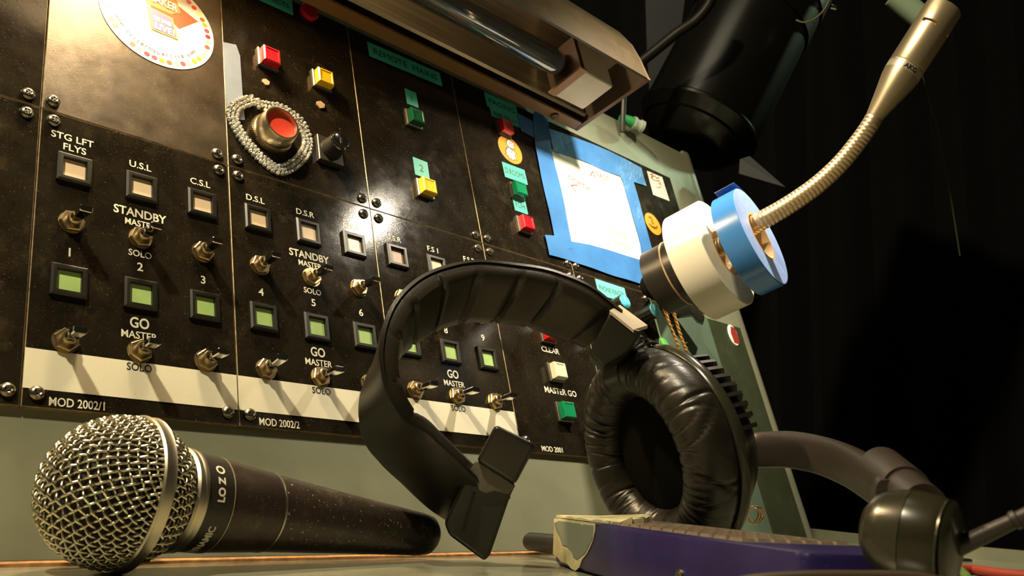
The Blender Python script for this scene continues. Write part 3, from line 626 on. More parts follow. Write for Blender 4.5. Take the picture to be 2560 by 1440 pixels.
# ================================================================ STRIP LIGHT
UE = 355.0; U0 = -330.0
SL = thing('strip_light', 'brown metal strip light with an unlit glass tube above the panels', 'lamp', M=panelM(200, 250, 40))
def ext(prof_out, u0, u1): return [[tuple(P(u_, v_, n_)) for (v_, n_) in prof_out] for u_ in (u0, u1)]
out = [(249.5, 9), (251, 8), (262, 9)]
dome = [(262, 9), (280, 12), (300, 20), (311, 34), (311, 54), (300, 66), (282, 73), (266, 76), (247, 78)]
inn = [(247, 76.2), (266, 74.2), (281, 71), (298.5, 64.4), (309, 53), (309, 35), (298.5, 21.5), (279, 13.8), (262, 10.8), (249.8, 10.6)]
g = G(); pr_ = dome + inn; g.loft(ext([(251, 9)] + dome + inn, U0, UE)); wpart('hood', g, hood_mat, SL, ang=30)
g = G(); pr_ = [(250, 9)] + dome; g.loft(ext(pr_, UE, UE + 2.0)); wpart('end_plate', g, hood_in, SL, label='dark end plate of the hood', smooth=False)
g = G()
for (a, b) in (((250, 9.5), (247, 77.5)),):
    g.loft([[tuple(P(UE - 1 + i, v_, n_)) for (v_, n_) in ((249 + 0, 9), (246.5, 78), (248, 78), (251, 9))] for i in (0, 3.5)]); wpart('end_lip', g, copper, SL, label='worn copper-coloured lip at the end of the hood', smooth=False)
g = G(); g.loft(ext([(249.0, 9), (249.0, 17.5), (251, 17.5), (251, 9)], U0, UE)); wpart('rear_flange', g, mat('orange_brown_paint', (0.22, 0.115, 0.035), 0.5), SL, label='orange-brown rear flange under the hood', smooth=False)
g = G()
rf = [(252, 24), (251, 22), (253, 20.5), (258, 21), (278, 23), (295, 31), (301, 44), (295, 57), (280, 66), (262, 71), (262, 69.8), (279, 64.8), (293.6, 56), (299.5, 44), (293.6, 32), (277, 24.4), (258, 22.6), (254, 22.6), (253.2, 24)]
g.loft(ext(rf, U0, UE - 3)); wpart('reflector', g, reflector, SL, label='dull metal reflector trough', ang=30)
tv = uvn(1392, 158, 46); TUV = 266.0
tu = uvn(1404, 165, 46)[0]
g = G(); prof = [(-(tu - 118), 8.8), (-12, 8.8), (-6, 8.3), (-2.5, 6.5), (-.6, 3.6), (0, 0)]
g.lathe(prof, 40, c=P(tu, tv[1], 46), ax=(1, 0, 0), capb=False); wpart('glass_tube', g, glass_tube, SL, label='unlit smoky glass tube with a rounded end')
g = G(); g.lathe([(0, 0), (.2, 5.5), (3, 7), (43, 7), (46, 5.5), (46.2, 0)], 32, c=P(16, 286, 40), ax=(1, 0, 0), capa=False, capb=False)
wpart('lit_tube', g, mat('lit_filament_tube', (1, 0.9, 0.7), 0.4, emit=(1.0, 0.77, 0.46, 680.0)), SL, label='lit lamp at the left end of the strip light')
def pbox(u0, u1, v0, v1, n0, n1, bev=0): g = G().box(u0, u1, v0, v1, n0, n1); g.v = [tuple(P(*p)) for p in g.v]; return g
b0 = uvn(1388, 222, 30)
wpart('lamp_holder', pbox(tu + 6, tu + 36, tv[1] - 12, tv[1] + 18, 30, 59), porcelain, SL, label='cream porcelain lamp holder block', bevel=2.0)
wpart('insulator_plate', pbox(tu + 1, tu + 5.2, tv[1] - 12, tv[1] + 16, 32, 60), mat('dark_brown_fibre', (0.05, 0.025, 0.012), 0.5), SL, label='brown fibre plate behind the tube end', bevel=0.5)
wpart('fibre_edge', pbox(tu - 1, tu + 5.6, tv[1] - 13.4, tv[1] - 11.8, 31, 61), mat('orange_fibre', (0.30, 0.13, 0.04), 0.5), SL, label='orange-brown lower edge of the fibre plate')
u_, v__ = uvn(1391, 272, 16); g = G(); g.lathe([(0, 3.2), (1.2, 3.0), (1.9, 1.8), (2, 0)], 18, c=P(u_, 249.0, 13), ax=-PV, capb=False); wpart('screw', g, copper, SL)
# ================================================================ GOOSENECK MICROPHONE AND TAPE ROLLS
def roll(name, lab, pc, d, axv, R, r, wdt, mo, ms, core=True, mcore=cardboard, t_end=False):
    c = W(*pc, d); t = thing(name, lab, 'tape roll', loc=c - axv * wdt / 2)
    g = G(); g.cur = 0
    prof = [(-wdt, r + 1.4), (-wdt, R - .4), (-wdt + .3, R), (-.3, R), (0, R - .4)]
    g.lathe(prof, 96, c=c, ax=axv, capa=False, capb=False)
    # winding grooves on the visible side
    side = []; nr = 11
    for i in range(nr * 2 + 1):
        rr = R - .4 - (R - .4 - r - 1.4) * i / (nr * 2); side.append((0 if i % 2 == 0 else 0.12, rr))
    g.lathe(side, 96, c=c, ax=axv, capa=False, capb=False, mi=1)
    g.lathe([(-wdt, r + 1.4), (-wdt, R - .4)], 96, c=c, ax=axv, capa=False, capb=False, mi=1)
    wpart('winding', g, [mo, ms], t)
    g = G(); g.lathe([(-wdt, r + 1.4), (-wdt, r), (0.1, r), (0.1, r + 1.5), (-wdt, r + 1.5)], 64, c=c, ax=axv, capa=False, capb=False)
    co = wpart('core', g, mcore, t, label='cardboard core')
    return t, c
AX = PN / np.linalg.norm(PN)
nf = M3 @ np.array([.73, -.40, -.45]); nf /= np.linalg.norm(nf)
AX = nf
tb, cb = roll('tape_roll', 'blue electrical tape roll hanging outermost on the gooseneck', (1903, 590), 500, AX, 30.8, 14.0, 14.5, blue_roll_m, blue_side)
tw_, cw = roll('tape_roll', 'white electrical tape roll between the black and the blue roll', (1812, 630), 523, AX, 34.5, 14.0, 22, white_vinyl, white_side)
tk, ck = roll('tape_roll', 'black tape roll nearest the panel, behind the white roll', (1716, 672), 550, AX, 21.5, 17.0, 21, black_vinyl, black_vinyl, mcore=black_vinyl)
g = G(); g.lathe([(-6.6, 21.4), (-6.6, 22.0), (-5.6, 22.0), (-5.6, 21.4)], 64, c=ck, ax=AX, capa=False, capb=False); wpart('tan_edge', g, cardboard, tk, label='tan line round the black roll')
# loose end of blue tape and core print
e1 = np.cross(AX, np.array([0, 0, 1.])); e1 /= np.linalg.norm(e1); e2 = np.cross(e1, AX); e2 *= np.sign(e2[2])
g = G(); rings = []
for i in range(6):
    a = math.radians(96 - i * 3); rr = 31.2 + i * 0.9
    p = cb + (-e1 * 0 + e2 * math.sin(a) * rr) + e1 * math.cos(a) * rr
    q = cb + e2 * (30.8 + i * .9) + e1 * (i * 2.0 - 4)
    rings.append([tuple(q - AX * 14.5), tuple(q - AX * 14.5 + e2 * .25), tuple(q + e2 * .25 - AX * (0.3 * i)), tuple(q - AX * (0.3 * i))])
g.loft(rings); wpart('loose_end', g, mat('dark_blue_vinyl', (0.02, 0.06, 0.22), 0.3), tb, label='torn loose end of the blue tape')
for (cen, par) in ((cb, tb), (cw, tw_)):
    g = G()
    for k in range(9):
        a = math.radians(-20 - k * 17); h = -3 - (k % 3) * 4.5; rr = 13.9; w_ = 1.1 + (k % 2) * .8
        c0 = cen + AX * h + (e1 * math.cos(a) + e2 * math.sin(a)) * rr; tg = -e1 * math.sin(a) + e2 * math.cos(a); nn = -(e1 * math.cos(a) + e2 * math.sin(a))
        pts = [c0 + tg * x + AX * y for x, y in ((-w_, 0), (-.3, -w_ * .5), (0, -w_ * 1.4), (.4, -w_ * .5), (w_, 0), (.4, w_ * .6), (0, w_ * 1.3), (-.4, w_ * .6))]
        k_ = 8; v_ = [tuple(q + nn * .05) for q in pts] + [tuple(q + nn * .2) for q in pts]
        g.add(v_, [tuple(range(7, -1, -1)), tuple(range(8, 16))] + [(i, (i + 1) % 8, 8 + (i + 1) % 8, 8 + i) for i in range(8)])
    wpart('core_print', g, core_green, par, label='green print inside the cardboard core', smooth=False)
GM = thing('gooseneck_microphone', 'champagne metal gooseneck microphone rising through the tape rolls to the top right', 'microphone', loc=P(300, 90, 0))
path_px = [(1760, 640, 533), (1830, 600, 515), (1895, 557, 500), (1960, 520, 494), (2035, 469, 489), (2098, 412, 485), (2146, 354, 482), (2175, 312, 480), (2186, 292, 480)]
base_p = ck - AX * 40
pth = [ck - AX * 24, ck - AX * 12] + [W(*q) for q in path_px]
sm = catm([np.array(q) for q in pth], 26)
g = G(); g.tube([ck - AX * 12, ck - AX * 24, P(*uvn(1688, 690, 8), 9)], [9, 9, 8], 24); wpart('base_stem', g, plastic, GM, label='black stem holding the neck to the console')
# ribbed neck: fine steps
L_ = np.array(sm); dl = np.linalg.norm(np.diff(L_, axis=0), axis=1); cu_ = np.concatenate([[0], np.cumsum(dl)]); tt = cu_[-1]
def at_len(s): i = int(min(np.searchsorted(cu_, s, 'right') - 1, len(dl) - 1)); f = (s - cu_[i]) / dl[i]; return L_[i] + (L_[i + 1] - L_[i]) * f
pitch = 2.35; pts = []; rr = []; s_ = 0.0
while s_ < tt - 0.05:
    f = s_ / tt; base_r = 5.75 - 1.05 * max(0, (f - 0.35) / 0.65)
    for ds, k in ((0, 0.98), (0.07, 1.0), (0.5, 1.003), (0.93, 1.0)):
        if s_ + ds * pitch < tt: pts.append(at_len(s_ + ds * pitch)); rr.append(base_r * k)
    s_ += pitch
g = G(); g.tube(pts, rr, 20); wpart('flexible_neck', g, neck_mat, GM, label='ribbed flexible neck', ang=50)
b1, b2 = W(2186, 292, 480), W(2359, 22, 480); ax_ = (b2 - b1) / np.linalg.norm(b2 - b1); LL = np.linalg.norm(b2 - b1); sc = 480 / F
band_s = np.linalg.norm(W(2262, 178, 480) - b1)
g = G(); g.lathe([(-1, 20 * sc), (0, 21 * sc), (band_s * 0.45, 33 * sc), (band_s * .78, 42.5 * sc), (band_s - 3, 44.3 * sc)], 48, c=b1, ax=ax_); wpart('tapered_body', g, gold, GM, ang=50)
g = G(); g.lathe([(band_s - 3, 44.6 * sc), (band_s + 1.2, 44.9 * sc)], 48, c=b1, ax=ax_); bd = wpart('name_band', g, mat('silver_band', (0.62, 0.52, 0.38), 0.38, 0.6), GM, label='band lettered AKG')
g = G(); g.lathe([(band_s + 1.2, 44.2 * sc), (band_s + 1.8, 44.9 * sc), (band_s + 2.2, 44.2 * sc), (band_s + 2.6, 45 * sc), (LL - 14.8, 45.2 * sc), (LL - 14.8, 38 * sc), (LL - 12.6, 38 * sc), (LL - 12.6, 45.2 * sc), (LL - .6, 45.2 * sc), (LL, 44 * sc)], 48, c=b1, ax=ax_); wpart('capsule', g, gold, GM, ang=40)
# bridges between the slots
viewd = (CAMP - (b1 + ax_ * (LL - 13.7))); s1 = np.cross(ax_, viewd); s1 /= np.linalg.norm(s1); s2 = np.cross(s1, ax_)
g = G()
for a0_, a1_ in ((-15, 30), (75, 120), (165, 210), (255, 300)):
    rings = []
    for i in range(9):
        a = math.radians(a0_ + (a1_ - a0_) * i / 8 + 20); dr = s1 * math.sin(a) + s2 * math.cos(a)
        rings.append([tuple(b1 + ax_ * (LL - 15) + dr * 37 * sc), tuple(b1 + ax_ * (LL - 15) + dr * 45.15 * sc), tuple(b1 + ax_ * (LL - 12.4) + dr * 45.15 * sc), tuple(b1 + ax_ * (LL - 12.4) + dr * 37 * sc)])
    g.loft(rings)
wpart('slot_bridge', g, gold, GM, ang=60)
# name lettering wrapped on the band
def wrap_text(s, h, par, m, cen, axis, R, ang0, sref, sref2, along=0.0, width=None, up=1, name='lettering', flip=False):
    me = textmesh(name, s, h, m, bold=0.12, width=width, thick=0.03)
    inv = MW[par.name].inverted()
    bm = bmesh.new(); bm.from_mesh(me)
    long = [e for e in bm.edges if e.calc_length() > 0.0008]
    bmesh.ops.subdivide_edges(bm, edges=long, cuts=3)
    for v_ in bm.verts:
        x, y, z = v_.co / MM; a = ang0 + (x if not flip else -x) / R; dr = sref * math.sin(a) + sref2 * math.cos(a)
        v_.co = inv @ Vector((cen + axis * (along + y * up) + dr * (R + 0.05 + z)) * MM)
    bm.to_mesh(me); bm.free(); return part(name, me, par)
wrap_text('AKG', 2.7, bd, black_ink, b1, ax_, 44.95 * sc, math.radians(12), s1, s2, along=band_s - 0.9, width=7.5)
# ================================================================ VOCAL MICROPHONE
hc = W(295, 1229, 277); tc = W(1078, 1339, 377); ma = (tc - hc) / np.linalg.norm(tc - hc); ML = np.linalg.norm(tc - hc)
VM = thing('vocal_microphone', 'handheld microphone with a silver ball mesh grille lying against the console foot', 'microphone', loc=(hc[0], hc[1], 0))
vd = CAMP - hc; w1 = np.cross(ma, vd); w1 /= np.linalg.norm(w1); w2 = np.cross(w1, ma)      # w2 faces the camera, w1 across
RB = 23.3
g = G(); g.lathe([(-RB + 2.0, 0.0)] + [((RB - 2.0) * -math.cos(math.radians(a)), (RB - 2.0) * math.sin(math.radians(a))) for a in range(10, 141, 10)], 40, c=hc, ax=ma, capa=False)
wpart('pop_filter', g, mat('grey_foam', (0.022, 0.02, 0.014), 0.9), VM, label='dark foam inside the grille')
g = G(); pitch = 2.75; NW = 15; sgn = 1
def sph(a, b, hemi):
    rho = math.hypot(a, b); th = rho / RB
    if rho < 1e-9: d = -ma * hemi
    else: d = -ma * hemi * math.cos(th) + (w1 * a / rho + w2 * b / rho) * math.sin(th)
    return d, th
lim_f, lim_b = math.radians(97), math.radians(84)
for hemi in (1, -1):
    lim = lim_f if hemi == 1 else lim_b; mx_ = lim * RB; rot = 0.5
    nn_ = int(mx_ / pitch)
    for fam in (0, 1):
        for i in range(-nn_, nn_ + 1):
            c0 = i * pitch; run = []; steps = 6; j = -int(mx_ / pitch) * steps
            while j <= int(mx_ / pitch) * steps:
                t_ = j / steps * pitch
                a, b = (c0, t_) if fam == 0 else (t_, c0)
                ar, br = a * math.cos(rot) - b * math.sin(rot), a * math.sin(rot) + b * math.cos(rot)
                d, th = sph(ar, br, hemi)
                ok = th < lim and (hemi == 1 or th > math.radians(41))
                ph = math.pi * (t_ / pitch) + math.pi * i + (0 if fam == 0 else math.pi)
                off = 0.50 * math.cos(ph)
                if ok: run.append(hc + d * (RB + off))
                else:
                    if len(run) > 3: g.tube(run, 0.43, 6, caps=False)
                    run = []
                j += 1
            if len(run) > 3: g.tube(run, 0.43, 6, caps=False)
o = wpart('mesh_grille', g, wire_m, VM, label='woven silver wire ball', ang=180); o['kind'] = 'stuff'
g = G(); g.lathe([(1.4, RB - .8), (1.4, RB + 1.0), (2.0, RB + 1.5), (2.5, RB + 1.2), (5.0, RB + 1.2), (5.5, RB + 1.4), (6.0, RB + .7), (6.0, RB - 1.2)], 96, c=hc, ax=ma, capa=False, capb=False); wpart('grille_band', g, ring_m, VM, label='smooth nickel band round the grille')
g = G(); g.lathe([(17.6, 14.6), (17.6, 16.8), (18.4, 17.5), (20.0, 17.3), (20.3, 16.9), (21.0, 17.2), (22.0, 17.0), (22.2, 15.0)], 80, c=hc, ax=ma, capa=False, capb=False); wpart('collar_ring', g, ring_m, VM, label='nickel collar ring below the grille')
g = G(); g.lathe([(21.8, 15.6), (22.4, 16.5), (31.6, 16.3), (31.9, 15.9)], 64, c=hc, ax=ma); cr_ = wpart('collar', g, mat('satin_black', (0.02, 0.016, 0.012), 0.4), VM)
g = G(); g.lathe([(31.9, 15.8), (31.9, 16.3), (32.2, 16.3), (32.2, 15.8)], 64, c=hc, ax=ma, capa=False, capb=False); wpart('collar_line', g, mat('worn_edge_pale', (0.5, 0.42, 0.28), 0.4, 0.6), VM)
g = G(); g.lathe([(31.8, 15.9), (34, 15.9), (44, 15.0), (54.5, 14.05)], 64, c=hc, ax=ma); wpart('upper_handle', g, mic_body_m, VM)
g = G(); g.lathe([(54.4, 13.9), (54.4, 14.3), (55.1, 14.2), (55.1, 13.8)], 64, c=hc, ax=ma, capa=False, capb=False); wpart('joint_ring', g, ring_m, VM)
g = G(); g.lathe([(55.0, 13.9), (75, 12.6), (100, 10.9), (ML - 8, 8.9), (ML - 3, 8.2), (ML - .8, 6.6), (ML, 5.2)], 64, c=hc, ax=ma); hd = wpart('tapered_handle', g, mic_tail_m, VM, label='chipped dark handle')
for s_, a_, r_ in ((ML - 13.5, 10, 1.35), (ML - 7, 16, .9)):
    a = math.radians(a_); dr = -w1 * math.sin(a) + w2 * math.cos(a); Rr = 9.15 if s_ < ML - 10 else 8.75
    g = G(); g.lathe([(0, r_), (.12, r_), (.12, r_ * .72)], 18, c=hc + ma * s_ + dr * Rr, ax=dr, capb=False); wpart('small_hole', g, ring_m, VM)
    g = G(); g.lathe([(0.02, r_ * .75), (.1, r_ * .75)], 14, c=hc + ma * s_ + dr * (Rr), ax=dr); wpart('hole_inside', g, dark_slot, VM)
wrap_text('LO Z', 2.5, cr_, white_ink, hc, ma, 16.45, math.radians(-19), w1, w2, along=26.8, width=8.5, up=-1, flip=True)
wrap_text('O', 3.2, cr_, white_ink, hc, ma, 16.45, math.radians(-44), w1, w2, along=26.8, up=-1, flip=True)
wrap_text('DYNAMIC', 2.4, cr_, white_ink, hc, ma, 16.45, math.radians(50), w1, w2, along=26.8, width=15, up=-1, flip=True)
# ================================================================ HEADSET
CC = W(1588, 1148, 408); ca = M3 @ np.array([-.87, .15, -.46]); ca /= np.linalg.norm(ca)
HS = thing('headset', 'black single-ear headset with a padded headband standing on the desk', 'headphones', loc=(CC[0], CC[1], 0))
h1 = np.cross(ca, np.array([0, 0, 1.])); h1 /= np.linalg.norm(h1); h2 = np.cross(h1, ca); h2 = h2 if h2[2] > 0 else -h2
if (h1 @ (M3 @ np.array([1., 0, 0]))) < 0: h1 = -h1       # h1 points to picture right
g = G(); NA, NR = 420, 36
rs = np.random.RandomState(11)
wr = [(rs.uniform(0, 2 * math.pi), rs.uniform(.006, .022), rs.uniform(.7, 2.4), rs.uniform(0, 1.0), rs.uniform(-.25, .25)) for _ in range(95)]
rings = []
Rm, rm = 38.8, 12.2; thk = 12.5
for i in range(NA):
    a = 2 * math.pi * i / NA; ring = []
    for j in range(NR):
        b = 2 * math.pi * j / NR
        cr2, sr2 = math.cos(b), math.sin(b)                 # b=0 outwards, b=90 towards the viewer
        disp = 0
        for (w0, ww, wa, wc, sk) in wr:
            dd = (a - w0 - sk * math.sin(b) + math.pi) % (2 * math.pi) - math.pi
            env = math.exp(-((b / math.pi - wc + (0 if b / math.pi - wc < 1 else -2)) / .33) ** 2)
            disp -= wa * .62 * math.exp(-(dd / ww) ** 2) * env
        rr_ = (rm + disp) ; px_ = Rm + rr_ * cr2 * (1 + .05 * math.sin(3 * a)); pz = thk * sr2 * (1 + disp / rm)
        q = CC - ca * thk * .95 + (h1 * math.cos(a) + h2 * math.sin(a)) * px_ + ca * pz
        if q[2] < .3: q[2] = .3
        ring.append(tuple(q))
    rings.append(ring)
g.loft(rings + [rings[0]], caps=False); wpart('ear_cushion', g, rubber, HS, label='wrinkled leatherette ear cushion', ang=180)
g = G(); g.lathe([(-14, 27), (-10, 26.5), (-9, 22), (-8.6, 0)], 48, c=CC, ax=ca, capb=False); wpart('speaker_foam', g, foam, HS, label='black foam inside the ear cushion')
def clampz(g, z=.3): g.v = [(x, y, max(z_, z)) for x, y, z_ in g.v]; return g
g = G(); g.lathe([(-20.0, 44), (-20, 49.0), (-21.0, 49.9), (-23, 50.2), (-25.0, 49.8), (-26.2, 48.6), (-26.2, 30)], 120, c=CC, ax=ca); wpart('cup_rim', clampz(g), plastic_g, HS, label='smooth rounded rim of the ear cup')
g = G(); g.lathe([(-26.1, 45), (-33, 43), (-41, 37), (-45, 26), (-46, 0)], 60, c=CC, ax=ca, capb=False, capa=False); wpart('cup_shell', clampz(g), plastic, HS)
fin = G()
for i in range(9):
    pass
for i in range(9):
    a = math.radians(8 + i * 6.2); dr = h1 * math.cos(a) + h2 * math.sin(a); tg = -h1 * math.sin(a) + h2 * math.cos(a)
    c0 = CC + dr * 43 - ca * 26.3
    g = G(); v_ = []
    for (r_, h_) in ((-3, 0), (5.5, 0), (4.5, -9), (-4, -14)):
        for s_ in (-1, 1): v_.append(tuple(c0 + dr * r_ + ca * h_ + tg * s_ * .95))
    g.add(v_, [(0, 2, 4, 6), (7, 5, 3, 1), (0, 1, 3, 2), (2, 3, 5, 4), (4, 5, 7, 6), (6, 7, 1, 0)]); wpart('vent_fin', g, plastic, HS, smooth=False)
# headband  (near-edge pixel, far-edge pixel, depth at the middle)
ST = [((1530, 772), (1480, 868), 412), ((1450, 711), (1400, 836), 406), ((1370, 681), (1330, 806), 400), ((1280, 667), (1256, 793), 391), ((1180, 661), (1172, 789), 381), ((1100, 678), (1094, 806), 371),
      ((1035, 712), (1032, 838), 361), ((990, 768), (972, 885), 353), ((966, 842), (934, 945), 347), ((965, 925), (925, 1030), 345), ((990, 1005), (947, 1110), 347), ((1035, 1060), (1000, 1175), 352), ((1090, 1118), (1058, 1226), 358), ((1155, 1180), (1122, 1282), 366), ((1225, 1222), (1196, 1325), 373)]
near = catm([W(x, y, d - 11) for (x, y), _, d in ST], 12); far = catm([W(x, y, d + 11) for _, (x, y), d in ST], 12)
cenp = [(a + b) / 2 for a, b in zip(near, far)]; mid = np.mean(np.array(cenp), 0)
def band(th_in, th_out, hw_scale, pad):
    rings = []; n = len(cenp)
    for i in range(n):
        t_ = cenp[min(i + 1, n - 1)] - cenp[max(i - 1, 0)]; t_ /= np.linalg.norm(t_)
        w_ = near[i] - far[i]; hw = np.linalg.norm(w_) / 2 * hw_scale; w_ = w_ - t_ * (w_ @ t_); w_ /= np.linalg.norm(w_)
        nn = np.cross(t_, w_); 
        if nn @ (mid - cenp[i]) < 0: nn = -nn                 # nn points into the loop
        k = 1.0
        if pad:
            per = 13.4; x = ((i + 3) % per) / per; x = min(x, 1 - x); k = 0.50 + 0.50 * min(1, (x / 0.09)) ** .5
            if i > 120 or i < 22: k = 1.0 if i > 6 else .7
        ring = []
        for (a, b) in ((-1, -th_out), (-.9, -th_out - .4), (0, -th_out - .6), (.9, -th_out - .4), (1, -th_out), (1.0, 0), (.99, th_in * .55 * k), (.90, th_in * .92 * k), (.6, th_in * 1.05 * k), (0, th_in * 1.1 * k), (-.6, th_in * 1.05 * k), (-.90, th_in * .92 * k), (-.99, th_in * .55 * k), (-1, 0)):
            ring.append(tuple(cenp[i] + w_ * hw * a + nn * b))
        rings.append(ring)
    return rings
g = G(); g.loft(band(6.5, 0.2, .97, True)); wpart('band_padding', g, pad_mat, HS, label='segmented inner padding of the headband', ang=50)
g = G(); g.loft([[r[i] for i in (0, 1, 2, 3, 4, 5, 13)] for r in band(.2, 1.6, 1.03, False)]); wpart('headband', g, rubber, HS, ang=60)
def pxprism(poly, d0, d1, taper=1.0):
    g = G(); a = [tuple(W(x, y, d0)) for x, y in poly]; c = np.mean(np.array(poly), 0)
    dv = ray(*c); dv[2] = 0; dv /= np.linalg.norm(dv)
    b = [tuple(np.array(p) + dv * (d1 - d0)) for p in a]; k = len(poly)
    g.add(a + b, [tuple(range(k)), tuple(range(2 * k - 1, k - 1, -1))] + [(i, (i + 1) % k, k + (i + 1) % k, k + i) for i in range(k)]); return g
wpart('slider_block', pxprism([(1238, 1060), (1337, 1108), (1334, 1126), (1288, 1212), (1190, 1152)], 352, 376), plastic, HS, label='upper half of the left slider block', bevel=2.2, ang=60)
wpart('slider_block', pxprism([(1190, 1150), (1168, 1180), (1110, 1306), (1122, 1338), (1212, 1404), (1226, 1386), (1276, 1240), (1290, 1210)], 357, 380), plastic, HS, label='lower half of the left slider block', bevel=1.8, ang=60)
wpart('slider_clip', pxprism([(1193, 1153), (1289, 1214), (1272, 1236), (1237, 1228), (1215, 1234), (1196, 1225), (1190, 1200), (1170, 1180)], 355, 358), mat('speckled_grey_plastic', (0.10, 0.085, 0.06), 0.35, bump=0.6), HS, label='paler clip across the slider block', bevel=0.5)
wpart('slider_groove', pxprism([(1182, 1232), (1188, 1235), (1160, 1330), (1153, 1328)], 356.2, 357.4), dark_slot, HS, smooth=False)
blk = G()
bp = [W(1525, 777, 392), W(1549, 763, 416), W(1618, 813, 416), W(1583, 826, 392)]
dn = W(1500, 880, 398) - W(1560, 790, 396)
wpart('slider_block', pxprism([(1526, 778), (1484, 857), (1472, 886), (1509, 918), (1570, 880), (1585, 862), (1606, 826), (1584, 822)], 391, 412), plastic, HS, label='right slider block', bevel=1.4, ang=60)
g = G(); tp = [W(1524, 776, 391), W(1584, 824, 391), W(1619, 813, 414), W(1550, 762, 414)]
g.add([tuple(q) for q in tp] + [tuple(q + np.array([0, 0, -1.5])) for q in tp], [(0, 1, 2, 3), (7, 6, 5, 4), (0, 1, 5, 4), (1, 2, 6, 5), (2, 3, 7, 6), (3, 0, 4, 7)])
wpart('slider_plate', g, mat('pale_block_top', (0.62, 0.52, 0.38), 0.35, 0.3, 0.08, 200), HS, label='pale shiny top of the right slider block', smooth=False)  # top face coloured much paler than the rest of the block
g = G(); g.tube(catm([W(1572, 872, 408), W(1583, 852, 410), W(1600, 845, 413), W(1615, 850, 416), W(1622, 866, 420), W(1625, 890, 424)], 6), 1.1, 10); wpart('yoke_wire', g, chrome, HS)
g = G(); g.tube(catm([W(1590, 876, 410), W(1605, 864, 413), W(1625, 857, 418), W(1643, 862, 424), W(1660, 885, 430)], 6), 1.0, 10); wpart('yoke_wire', g, plastic_g, HS)
# boom arm
def arm(stn):
    c = catm([W(x, y, d) for x, y, d, h in stn], 8); hh = catm([np.array([h * d / F / 2, 0]) for x, y, d, h in stn], 8); rings = []; n = len(c)
    for i in range(n):
        t_ = c[min(i + 1, n - 1)] - c[max(i - 1, 0)]; t_ /= np.linalg.norm(t_); s_ = np.cross(t_, np.array([0, 0, 1.])); s_ /= np.linalg.norm(s_); u_ = np.cross(s_, t_); r = hh[i][0]
        rings.append([tuple(c[i] + u_ * r * math.sin(a) * 1.0 + s_ * 3.6 * math.copysign(abs(math.cos(a)) ** .45, math.cos(a))) for a in [2 * math.pi * k / 20 for k in range(20)]])
    return rings
g = G(); g.loft(arm([(1862, 1127, 436, 84), (1910, 1124, 430, 88), (1975, 1124, 412, 92), (2050, 1138, 382, 97), (2115, 1162, 345, 103), (2165, 1190, 300, 108), (2200, 1216, 262, 108), (2225, 1248, 232, 96)])); wpart('boom_arm', g, arm_mat, HS, label='curved flat boom arm', ang=50)
c0, c1 = W(2205, 1172, 262), W(2312, 1262, 216); g = G(); g.lathe([(-4, 4.2), (-2, 6.0), (0, 6.6), (np.linalg.norm(c1 - c0) * .62, 6.2), (np.linalg.norm(c1 - c0) * .62, 5.4), (np.linalg.norm(c1 - c0), 5.2)], 40, c=c0, ax=c1 - c0); wpart('swivel_joint', g, arm_mat, HS)
k0, k1 = W(2176, 1322, 212), W(2384, 1366, 200); kl = np.linalg.norm(k1 - k0)
g = G(); g.lathe([(-1.2, 0), (-1, 5.5), (1.2, 8.6), (4, 9.9), (kl * .5, 11.3)], 64, c=k0, ax=k1 - k0, capa=False); wpart('microphone_drum', g, mat('olive_black_plastic', (0.022, 0.020, 0.010), 0.26, 0.1), HS, label='drum-shaped end of the boom')
g = G(); g.lathe([(kl * .5 + .15, 11.2), (kl * .82, 10.9), (kl * .9, 10.2)], 64, c=k0, ax=k1 - k0); wpart('microphone_drum', g, mat('olive_black_plastic2', (0.022, 0.020, 0.010), 0.26, 0.1), HS)
g = G(); g.lathe([(kl * .9, 10.3), (kl * .93, 10.6), (kl * .95, 9.6), (kl * .97, 10.3), (kl, 9.4), (kl + .6, 8.0)], 64, c=k0, ax=k1 - k0); wpart('ribbed_cap', g, plastic_g, HS, label='glossy ribbed cap on the drum')
r0, r1 = W(2352, 1388, 206), W(2640, 1252, 196)
g = G(); L_r = np.linalg.norm(r1 - r0); g.lathe([(0, 2.3), (L_r * .63, 1.75), (L_r * .64, 2.2), (L_r * .68, 2.2), (L_r * .69, 1.7), (L_r, 1.7)], 24, c=r0, ax=r1 - r0); wpart('microphone_rod', g, arm_mat, HS, label='thin rod running out of the frame')
g = G(); cpt = W(1884, 1288, 432)
for k in range(3):
    g.tube([cpt + np.array([k * 1.5 - 1, 0, 0]) + (M3 @ np.array([math.cos(a) * (3.0 + k * .5), math.sin(a) * 4.6, math.sin(a) * 1.5])) for a in [2 * math.pi * i / 24 for i in range(25)]], .55, 8, caps=False)
wpart('lead_coil', g, mat('clear_copper_wire', (0.6, 0.42, 0.26), 0.15, 0.8), HS, label='small shiny coil of wire at the foot of the ear cup')
